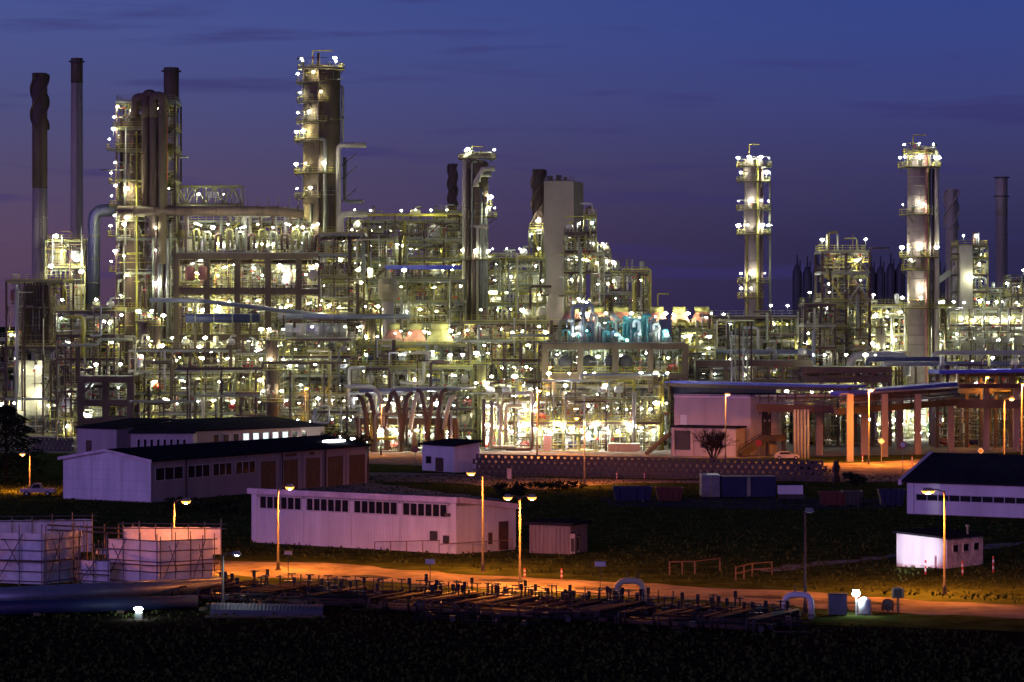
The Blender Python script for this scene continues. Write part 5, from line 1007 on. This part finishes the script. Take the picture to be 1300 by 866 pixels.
street_lamp('orange street lamp right of the bridge columns, the shorter of the pair', 1275, 589, 506, s=1.1)
street_lamp('orange street lamp at the right edge of view, the taller of the pair', 1297, 592, 487, s=1.2, heads=(.5,))
street_lamp('orange lamp on a thin mast among the pipework behind the garage hall', 387, 566, 492, kind='sodp', s=1.1, heads=(.5,), pr=.09)
street_lamp('orange lamp on a thin mast inside the pipework, high beside the concrete table', 696, 570, 465, kind='sodp', s=.9, heads=(.5,), pr=.08)
street_lamp('greenish white street lamp at the corner of the right scaffold', 283, 777, 704, kind='cool', s=1.0, group='white street lamps')
street_lamp('small orange lamp among the piping deck at the right', 1251, 560, 478, kind='sodp', s=.9, heads=(.5,), D=532)
# cabinet with glaring lamp, bottom right, and the low floodlight, bottom left
x, y = G(1087, 781); rt = thing('flood_lamp', 'glaring bluish white lamp on a short post by the blue cabinets', 'floodlight', (x, y, 0))
MB('white').tube([(x, y, 0), (x, y, 1.6)], .07, 6).build('post', rt); mb = MB('E_bluew'); ell(mb, (x, y-.1, 1.8), .34, .22, .26); mb.build('lamp_glass', rt); MB('lampoff').box(x-.3, x+.3, y+.15, y+.3, 1.6, 2.1).build('housing', rt)
x, y = G(176, 786); rt = thing('flood_lamp', 'low white floodlight on the ground below the scaffolds', 'floodlight', (x, y, 0))
MB('lampoff').box(x-.3, x+.3, y-.1, y+.3, 0, .55).build('housing', rt); mb = MB('E_bluew'); ell(mb, (x, y-.1, .85), .4, .2, .2); mb.build('lamp_glass', rt)
spl = bpy.data.lights.new('hut_fill_spot', 'SPOT'); spl.energy = 100000; spl.spot_size = R(7.5); spl.spot_blend = .6; spl.color = (.80, .82, 1.0); spl.shadow_soft_size = .2  # extra spot added at the flood lamp to brighten the hut face
x, y = G(1087, 781); spo = bpy.data.objects.new('hut_fill_spot', spl); COL.objects.link(spo); spo.location = (x+.1, y+.5, 2.0); spo.rotation_euler = (Vector((40.2, 280.8, 1.9))-spo.location).to_track_quat('-Z', 'Y').to_euler()
for i, (a, b, lab, m) in enumerate(((1064, 782, 'blue grey equipment cabinet left of the glaring lamp', 'bluegrey'), (1098, 781, 'white drum shaped cabinet right of the glaring lamp', 'white'))):
    x, y = G(a, b); rt = thing('equipment_cabinet', lab, 'cabinet', (x, y, 0))
    if i == 0: MB(m).box(x-.75, x+.75, y, y+.9, .1, 1.75).build('housing', rt); MB('dark').box(x-.8, x+.8, y-.05, y+.95, 1.751, 1.83).build('lid', rt); MB(m).box(x-.7, x-.03, y-.04, y-.003, .2, 1.65).build('door', rt); MB(m).box(x+.03, x+.7, y-.04, y-.003, .2, 1.65).build('door', rt)
    else: MB(m).lathe([(.5, .1), (.55, .2), (.55, 1.2), (.3, 1.45), (.05, 1.5)], (x, y+.3, 0), 12).build('housing', rt, True); MB('galv').box(x-.6, x+.6, y-.1, y+.7, 0, .1).build('plinth', rt)
# ================================================================ valve manifold, pipes and rails in the foreground
def rowpt(t, off=0):                      # line along the near side of the road
    a = Vector(G(285, 750)); b = Vector(G(1000, 790)); d = (b-a); n = Vector((d.y, -d.x)).normalized(); p = a+d*t+n*off; return p
rng = random.Random(77)
def manifold(label, t0, t1, nv, seed):
    rng = random.Random(seed); p = rowpt(t0); rt = thing('valve_manifold', label, 'pipe manifold', (p.x, p.y, 0))
    for off, z, r, m in ((0, .7, .17, 'deep'), (1.2, .45, .2, 'iron'), (2.3, .5, .14, 'deep'), (3.6, .35, .22, 'iron'), (5.0, .3, .16, 'deep'), (6.6, .3, .24, 'iron'), (8.6, .35, .2, 'deep')):
        a, b = rowpt(t0, off), rowpt(t1, off); MB(m).tube([(a.x, a.y, z), (b.x, b.y, z)], r, 8).build('pipe', rt, True)
    for i in range(nv):
        t = t0+(t1-t0)*(i+rng.uniform(.3, .7))/nv; off = rng.choice((0, 0, 1.2, 2.3, 3.6)); q = rowpt(t, off); h = rng.uniform(1.3, 2.1); mb = MB('iron')
        mb.box(q.x-.2, q.x+.2, q.y-.2, q.y+.2, .4, 1.0); mb.tube([(q.x, q.y, .9), (q.x, q.y, h)], .07, 6); mb.lathe([(.32, 0), (.32, .09)], (q.x, q.y, .98), 8)
        if rng.random() < .5: mb.lathe([(.38, 0), (.38, .07)], (q.x, q.y, h-.12), 10)
        else: mb.box(q.x-.14, q.x+.14, q.y-.14, q.y+.14, h-.2, h+.35)
        mb.build('valve', rt)
    for i in range(nv//2):
        t = t0+(t1-t0)*rng.random(); q = rowpt(t, 0); q2 = rowpt(t, 9); MB(rng.choice(('deep', 'dark', 'iron'))).pipe([(q.x, q.y, .2), (q.x, q.y, 1.1), (q2.x, q2.y, 1.1), (q2.x, q2.y, .1)], .1, 6).build('cross_pipe', rt, True)
    clutter(rt, rng, rowpt(t0).x, rowpt(t1).x, min(rowpt(t0).y, rowpt(t1).y)-9, rowpt((t0+t1)/2).y-2, .1, 1.0, int(200*(t1-t0)), .09, dict(iron=.6, deep=.4))
manifold('valve row and brown pipes along the road, left stretch near the white lamp', 0, .34, 26, 1)
manifold('valve row with many dark handwheels below the double street lamp', .37, .78, 70, 2)
manifold('sparse valve row and pipes beside the white pipe arch', .80, 1.02, 26, 3)
mbr = thing('safety_rail', 'long dark safety rail with T shaped posts along the orange road', 'railing', (rowpt(.2).x, rowpt(.2).y, 0))
for k in range(27):
    t = .12+k*.0128*1.35; q = rowpt(t, -1.0); mb = MB('dark'); mb.beam((q.x, q.y, 0), (q.x, q.y, 1.75), .09)
    if k % 2 == 0: mb.box(q.x-.38, q.x+.38, q.y-.06, q.y+.06, 1.7, 1.79)
    mb.build('rail_post', mbr)
for z in (.6, 1.05, 1.4):
    a, b = rowpt(.12, -1.0), rowpt(.588, -1.0); MB('dark').beam((a.x, a.y, z), (b.x, b.y, z), .055).build('rail', mbr)
mbr = thing('safety_rail', 'short dark safety rail beside the white pipe arch', 'railing', (rowpt(.83).x, rowpt(.83).y, 0))
a, b = rowpt(.82, -1.5), rowpt(1.0, -1.5); rail_mb(MB('dark'), [(a.x, a.y), (b.x, b.y)], 0, 1.2, 1.0).build('rail', mbr)
mbr = thing('safety_rail', 'dark mesh like safety rail between the valve rows and the orange road', 'railing', (rowpt(.6).x, rowpt(.6).y, 0))
a, b = rowpt(.6, -1.6), rowpt(.8, -1.6); rail_mb(MB('dark'), [(a.x, a.y), (b.x, b.y)], 0, 1.35, .8, .045).build('rail', mbr)
for k in range(9): q = rowpt(.6+.2*k/8, -1.6); MB('dark').beam((q.x, q.y, 0), (q.x, q.y, 1.9), .1).build('rail_post', mbr)
def pipe_arch(label, px, base, w, h, r, m):
    x, y = G(px, base); rt = thing('pipe_arch', label, 'pipe', (x, y, 0)); MB(m).pipe([(x-w/2, y, 0), (x-w/2, y, h), (x+w/2, y, h), (x+w/2, y, 0)], r, 12, bend=r*3).build('pipe', rt, True)
    for s in (-1, 1): MB('galv').lathe([(r*1.35, .25), (r*1.35, .42)], (x+s*w/2, y, 0), 12).build('flange', rt)
    for k in (-.1, .3): MB('dark').tube([(x+k*w, y, h+r*.8), (x+k*w, y, h+r+.5)], .06, 6).build('vent_stub', rt); 
pipe_arch('pale orange lit pipe arch rising beside the road', 800, 766, 2.3, 1.95, .28, 'cream')
pipe_arch('bluish white pipe arch near the unlit street lamp', 1013, 786, 2.2, 2.0, .25, 'white')
for i, (lab, pts) in enumerate((('tan handrail left of the pipe gate, beside the dark field', ((850, 730), (882, 729), (914, 725))), ('tan handrail over a small ditch above the road bend', ((934, 737), (955, 732), (980, 730))))):
    g0 = G(*pts[0]); rt = thing('hand_rail', lab, 'railing', (g0[0], g0[1], 0))
    for a, b in zip(pts, pts[1:]):
        a, b = G(*a), G(*b)
        for z in (1.25,)+((.65,) if i else ()): MB('timber').beam((a[0], a[1], z), (b[0], b[1], z), .1).build('rail', rt)
    for p in list(pts)+[((pts[0][0]+pts[1][0])/2, (pts[0][1]+pts[1][1])/2)]: p = G(*p); MB('timber').beam((p[0], p[1], 0), (p[0], p[1], 1.3), .13).build('post', rt)
def post_sign(label, px, base, top, w, h, m, cat='sign', post='dark', name='sign_board', rot=0):
    x, y = G(px, base); zt = Z(top, y); rt = thing(name, label, cat, (x, y, 0))
    MB(post).beam((x, y, 0), (x, y, zt), .07).build('post', rt); MB(m).box(x-w/2, x+w/2, y-.14, y-.045, zt-h, zt).build('board', rt); MB('dark').box(x-w/2-.05, x+w/2+.05, y-.16, y+.06, zt+.003, zt+.06).build('hood', rt)
post_sign('small pale box sign on a post beside the long safety rail', 546, 752, 710, .85, .42, 'frame')
post_sign('small pale box sign on a post right of the double lamp', 762, 760, 713, .95, .42, 'frame')
post_sign('dim box sign on a post below the white panelled building', 366, 735, 700, .75, .3, 'frame')
post_sign('orange brown marker board before the honeycomb wall', 741, 604, 588, .6, 1.4, 'timber')
def bollard(label, px, base, h, m=('red', 'white')):
    x, y = G(px, base); rt = thing('bollard', label, 'bollard', (x, y, 0), 'striped marker posts'); n = 5
    for k in range(n): MB(m[k % 2]).lathe([(.09, h*k/n), (.09, h*(k+1)/n)], (x, y, 0), 8).build('stripe', rt)
for lab, a, b, h in (('red and white marker post before the left wall of the peeling hut', 1175, 729, 1.35), ('red and white marker post before the windows of the peeling hut', 1222, 731, 1.45), ('red and white marker post right of the peeling hut', 1261, 727, 1.6),
    ('short red marker post right of the double street lamp', 713, 735, 1.0), ('short red marker post by the double street lamp', 666, 733, .9), ('white marker post before the grassy bank', 783, 609, 1.2), ('second white marker post before the grassy bank, nearer the skips', 818, 608, 1.0), ('white marker post by the orange yard left of the hall roof', 1095, 588, 1.4), ('white marker post on the orange yard near the round sign', 1158, 590, 1.5)): bollard(lab, a, b, h)
def road_sign(label, px, base, top, c, ring, shape=12, D=None):
    D = D or GD(base); x, y = X(px, D), D; zt = Z(top, D); rt = thing('road_sign', label, 'road sign', (x, y, 0))
    MB('galv').tube([(x, y, 0), (x, y, zt)], .06, 6).build('post', rt); r = .55
    MB(ring).lathe([(r, -.05), (r, .0)], (x, y-.06, zt-r*.6), shape, 'y').build('rim', rt); MB(c).lathe([(r*.72, -.04), (r*.72, 0)], (x, y-.115, zt-r*.6), shape, 'y').build('face', rt)
road_sign('round red rimmed white road sign on a tall post by the hall gable', 1146, 608, 562, 'white', 'red')
road_sign('yellow diamond priority sign on the orange yard', 1245, 589, 570, 'yellow', 'white', 4)
road_sign('small red round sign on a post before the control building stairs', 963, 588, 560, 'red', 'red')
road_sign('pink round sign on a post between garage hall and gate hut', 527, 592, 568, 'salmon', 'red')
road_sign('white T topped post on the yard under the pipe bridge', 1119, 588, 558, 'white', 'white', 4)
x, y = G(186/4+600, 608); rt = thing('pillar_box', 'pale square pillar on the verge between hut and honeycomb wall', 'pillar', (x, y, 0)); MB('gwall').box(x-.35, x+.35, y-.3, y+.3, 0, 1.6).build('body', rt); MB('conc').box(x-.42, x+.42, y-.37, y+.37, 1.603, 1.7).build('cap', rt)
# instrument cabinets bottom right
for lab, a, b, h, m in (('rounded metal instrument hood on a post at the road edge', 1140, 778, 2.1, 'galv'), ('low rusty box beside the instrument hood', 1127, 778, 1.1, 'brick')):
    x, y = G(a, b); rt = thing('instrument_post', lab, 'instrument', (x, y, 0))
    MB('brown').beam((x, y, 0), (x, y, h-.8), .16).build('post', rt); mb = MB(m); mb.pipe([(x-.42, y, h-.9), (x-.42, y, h), (x+.42, y, h), (x+.42, y, h-.9)], .09, 6, bend=.3); mb.build('hood', rt, True); MB('dark').box(x-.3, x+.3, y-.1, y+.2, h-.85, h-.1).build('instrument', rt)
# skips and containers by the dark field
def skip(label, px, base, w, h, d, m, rot=0):
    x, y = G(px, base); rt = thing('waste_skip', label, 'skip', (x, y, 0), 'waste skips on the dark yard'); mb = MB(m); i = .35
    lo = [(x-w/2+i, y, .15), (x+w/2-i, y, .15), (x+w/2-i, y+d, .15), (x-w/2+i, y+d, .15)]; hi = [(x-w/2, y-.15, h), (x+w/2, y-.15, h), (x+w/2, y+d+.1, h), (x-w/2, y+d+.1, h)]
    mb.v += lo+hi
    for a in ((3, 2, 1, 0), (0, 1, 5, 4), (1, 2, 6, 5), (2, 3, 7, 6), (3, 0, 4, 7)): mb.q(*a)
    mb.build('tub', rt); r = MB(m)
    for a, b in zip(hi, hi[1:]+hi[:1]): r.beam(a, b, .14)
    r.build('rim', rt)
    for k in range(4): xx = x-w/2+w*(k+.7)/4.4; MB(m).beam((xx*.93+x*.07, y-.08, .2), (xx, y-.2, h-.1), .12).build('rib', rt)
    for s in (-1, 1): MB('dark').box(x+s*w*.3-.15, x+s*w*.3+.15, y, y+d, 0, .15).build('skid', rt)
skip('long dark blue skip left of the blue container', 803, 637, 5.2, 1.9, 2.4, 'skipb'); skip('dark red skip left of the blue container', 850, 637, 3.6, 1.8, 2.4, 'brick')
skip('dark blue skip with pale rim beside the brick hall', 1133, 643, 3.4, 2.1, 2.3, 'skipb'); skip('rusty dark skip among the bushes', 1058, 643, 3.5, 1.8, 2.3, 'brick'); skip('black skip right of the rusty one', 1083, 643, 2.6, 1.9, 2.3, 'dark')
def container(label, px0, px1, base, h, d, m):
    a, b = G(px0, base), G(px1, base); wl = Wall(a, b); rt = thing('container', label, 'container', (a[0], a[1], 0))
    prism(MB(m), [a, b, wl.p(wl.L, -d, 0)[:2], wl.p(0, -d, 0)[:2]], .1, [h]*4).build('body', rt)
    for k in range(2): wl.part('door', m, rt, wl.L*k/2+.05, wl.L*(k+1)/2-.05, .25, h-.15, 0, .06)
    for k in range(6): wl.part('rib', m, rt, .05+wl.L*(k+.3)/6, .05+wl.L*(k+.3)/6+.1, .3, h-.2, .061, .1)
    wl.part('lock_bar', 'galv', rt, wl.L*.47, wl.L*.53, .2, h-.1, .11, .16)
container('pale blue lit container door beside the dark container', 891, 914, 632, 3.1, 5, 'bluegrey'); container('dark blue container right of the pale blue one', 916, 985, 632, 2.9, 3, 'skipb')
rt = thing('site_trailer', 'pale small trailer with lit side on the dark yard', 'trailer', (*G(1004, 640), 0)); x, y = G(1004, 640)
MB('wwall').box(x-1.6, x+1.6, y, y+1.6, 1.3, 2.5).build('body', rt); MB('roof').box(x-1.7, x+1.7, y-.1, y+1.7, 2.503, 2.6).build('roof', rt)
for s in (-.8, .8): MB('rubber').lathe([(.35, 0), (.35, .25)], (x+s, y+.05, .35), 12, 'y').build('wheel', rt)
MB('dark').box(x-1.5, x+1.9, y+.3, y+1.3, .7, 1.297).build('chassis', rt)
# pickup and car
def vehicle(name, label, cat, px, base, m, L=4.8, face=1, pickup=True):
    x, y = G(px, base); rt = thing(name, label, cat, (x, y, 0)); f = face; w = 1.75
    def prof(name, pts, m, y0=0, y1=w, par=rt):
        mb = MB(m); n = len(pts); mb.v = [(x+f*a, y+y0, b) for a, b in pts]+[(x+f*a, y+y1, b) for a, b in pts]
        mb.q(*range(n)); mb.q(*range(2*n-1, n-1, -1))
        for i in range(n): j = (i+1) % n; mb.q(i, n+i, n+j, j)
        return mb.build(name, par)
    if pickup:
        bo = prof('body', [(-2.4, .5), (2.35, .5), (2.4, .85), (2.3, 1.0), (.9, 1.08), (-2.4, 1.05)], m); prof('cab', [(1.0, 1.083), (.55, 1.72), (-.35, 1.75), (-.55, 1.083)], m, .08, w-.08)
        prof('side_window', [(.8, 1.13), (.48, 1.62), (-.28, 1.65), (-.42, 1.13)], 'glass', .06, .079); prof('tail_light', [(-2.42, .8), (-2.3, .8), (-2.3, 1.0), (-2.42, 1.0)], 'red', -.02, .1)
        prof('windscreen', [(1.03, 1.15), (.99, 1.15), (.62, 1.66), (.66, 1.66)], 'glass', .15, w-.15)
    else:
        bo = prof('body', [(-2.1, .35), (2.1, .35), (2.15, .75), (1.1, .95), (-1.9, .98), (-2.15, .8)], m); prof('cabin', [(1.0, .953), (.35, 1.42), (-1.2, 1.42), (-1.85, .983)], m, .1, w-.1)
        prof('side_window', [(.8, .99), (.3, 1.34), (-1.1, 1.34), (-1.5, .99)], 'glass', .08, .099)
    for a in (-1.45, 1.45):
        for yy in (-.03, w-.2):
            wo = MB('rubber').lathe([(.34, 0), (.34, .22)], (x+f*a, y+yy, .36), 12, 'y').build('wheel', rt)
            MB('alu').lathe([(.18, 0), (.18, .02)], (x+f*a, y+yy-.022, .36), 10, 'y').build('rim', wo)
vehicle('pickup_truck', 'white pickup truck parked near the short orange lamp at the left', 'pickup truck', 47, 630, 'gwall', face=-1)
vehicle('parked_car', 'pale car parked beside the stairs of the control building', 'car', 1000, 584, 'gwall', face=1, pickup=False)
# big pipe and mound roofs, bottom left
rt = thing('large_pipe', 'thick dark blue pipe lying on supports below the scaffolds', 'pipe', (X(120, 245), 245, 0))
MB('bluegrey').tube([(X(-60, 240), 240, .9), (X(280, 252), 252, .9)], .85, 14).build('pipe', rt, True)
for k in range(5): t = k/4; MB('conc').box(X(-60, 240)+(X(280, 252)-X(-60, 240))*t-.3, X(-60, 240)+(X(280, 252)-X(-60, 240))*t+.3, 240+12*t-.7, 240+12*t+.7, 0, .3).build('support', rt)
rt = thing('large_pipe', 'second thick dark pipe in front of the blue one at the bottom left', 'pipe', (X(60, 236), 236, 0))
MB('skipb').tube([(X(-60, 234), 234, .7), (X(250, 240), 240, .7)], .6, 14).build('pipe', rt, True)
for k in range(4): t = k/3; MB('conc').box(X(-60, 234)+20*t-.3, X(-60, 234)+20*t+.3, 234+6*t-.5, 234+6*t+.5, 0, .25).build('support', rt)
rt = thing('corrugated_cover', 'low arched corrugated cover beside the valve row, bottom left of it', 'cover', (X(345, 236), 236, 0))
mb = MB('silo'); nx = 60
for i in range(nx+1):
    for j in range(7):
        a = math.pi*j/6; mb.v.append((X(268, 237)+9.5*i/nx, 237.5-1.6*math.cos(a)-1.5*i/nx, .05+(.85+.04*(i % 2))*math.sin(a)))
for i in range(nx):
    for j in range(6): a = i*7+j; mb.q(a, a+7, a+8, a+1)
mb.build('sheet', rt); MB('conc').box(X(268, 237)-.2, X(268, 237)+9.7, 234, 234.3, 0, .2).build('kerb', rt)
# ================================================================ vegetation
def leafy(parent, c, r, n, seed, size=.35, m='leaf', name='crown', flat=1.0):
    rng = random.Random(seed); mb = MB(m); cl = [(Vector(c)+Vector((rng.uniform(-.6, .6)*r[0], rng.uniform(-.6, .6)*r[1], rng.uniform(-.7, .75)*r[2])), rng.uniform(.25, .5)) for _ in range(14)]
    for i in range(n):
        cc, k = rng.choice(cl); d = Vector((rng.gauss(0, 1), rng.gauss(0, 1), rng.gauss(0, 1))).normalized()*rng.random()**.4
        p = cc+Vector((d.x*r[0]*k, d.y*r[1]*k, d.z*r[2]*k)); a = Vector((rng.gauss(0, 1), rng.gauss(0, 1), rng.gauss(0, 1))).normalized()*size*rng.uniform(.5, 1.2); b = a.cross(Vector((rng.gauss(0, 1), rng.gauss(0, 1), rng.gauss(0, 1)))).normalized()*size*.5
        k0 = len(mb.v); mb.v += [tuple(p-a), tuple(p+b), tuple(p+a), tuple(p-b)]; mb.q(k0, k0+1, k0+2, k0+3)
    return mb.build(name, parent, kind='stuff')
x, y = G(8, 612); rt = thing('dark_tree', 'big rounded dark tree at the left edge of view', 'tree', (x, y, 0))
MB('bark').lathe([(.35, 0), (.25, 4), (.08, Z(520, y))], (x, y, 0), 8).build('trunk', rt, True)
rng = random.Random(5); mb = MB('leaf')
for k in range(3600):
    t = rng.random()**.8; zz = 1.2+(Z(515, y)-1.2)*t; rr = (5.2*(1-t**1.8)**.6+.2)*(.35+.65*rng.random()**.4)*(1+.25*math.sin(zz*4)); a = rng.random()*6.283
    p = Vector((x+rr*math.cos(a), y+rr*math.sin(a), zz-.12*rr)); d = Vector((math.cos(a), math.sin(a), -.35))*rng.uniform(.3, .7); b = Vector((-math.sin(a), math.cos(a), rng.uniform(-.5, .5)))*.22
    k0 = len(mb.v); mb.v += [tuple(p-d*.4), tuple(p+b), tuple(p+d), tuple(p-b)]; mb.q(k0, k0+1, k0+2, k0+3)
mb.build('crown', rt, kind='stuff')
for i, (px, by, w, h, lab) in enumerate(((425, 579, 3.2, 4.6, 'dark bushy tree behind the right end of the garage roof'), (455, 579, 2.8, 4.2, 'second dark bush behind the garage roof, next to the lamp mast'), (283, 652, 3.0, 1.6, 'low dark shrub along the garage hall wall'), (240, 648, 4, 1.5, 'dark shrub below the garage hall windows'), (1085, 615, 2.2, 1.6, 'small dark bush left of the brick hall'), (648, 631, 2.6, 2.0, 'dark round bush behind the panelled building'), (700, 621, 5.5, 1.2, 'long dark hedge on the grassy verge by the path'), (1025, 606, 4, 2.2, 'leafless bush right of the control building stairs'))):
    x, y = G(px, by); rt = thing('shrub', lab, 'shrub', (x, y, 0)); leafy(rt, (x, y, h*.55), (w, w*.7, h*.5), 500, 40+i, .32); MB('bark').tube([(x, y, 0), (x+.1, y, h*.5)], .1, 5).build('stem', rt)
x, y = G(905, 607); rt = thing('bare_tree', 'bare twiggy tree in front of the control building', 'tree', (x, y, 0)); rng = random.Random(9); tk = MB('bark'); tw = MB('bark')
MB('bark').lathe([(.24, 0), (.16, 2.2), (.12, 3)], (x, y, 0), 8).build('trunk', rt, True)
def branch(p, d, l, r, k):
    q = p+d*l; (tw).tube([p, q], r, 4)
    if k == 0: return
    for _ in range(4 if k > 1 else 3):
        e = (d+Vector((rng.gauss(0, .45), rng.gauss(0, .45), rng.gauss(.12, .3)))).normalized(); branch(p.lerp(q, rng.uniform(.35, 1)), e, l*rng.uniform(.45, .9), max(.018, r*.6), k-1)
for k in range(7):
    a = k*.9; branch(Vector((x, y, 2+.14*k)), Vector((math.cos(a)*.6, math.sin(a)*.6, 1.2)).normalized(), 2.5, .085, 4)
tw.build('crown', rt, kind='stuff')

rng = random.Random(31); mb = MB('grass')
for k in range(30000):
    y = 186+255*rng.random()**1.35; x = rng.uniform(-.19, .19)*y; px = 650+F*x/y; py = HY+H*F/y
    road = 714+(px-300)*.062
    if road-10 < py < road+32 and px > 170: continue
    h = rng.uniform(.08, .32)*(1.6 if rng.random() < .06 else 1); a = rng.random()*3.14; w = rng.uniform(.03, .13); dx, dy = w*math.cos(a), w*math.sin(a); t = rng.uniform(-.1, .1)
    k0 = len(mb.v); mb.v += [(x-dx, y-dy, 0), (x+dx, y+dy, 0), (x+dx*1.5+t, y+dy*.6, h), (x-dx*1.2+t, y-dy*.7, h*.8)]; mb.q(k0, k0+1, k0+2, k0+3)
o = mb.build('grass_tufts'); o['kind'] = 'stuff'; o['label'] = 'rough dark grass tufts on the unlit field'
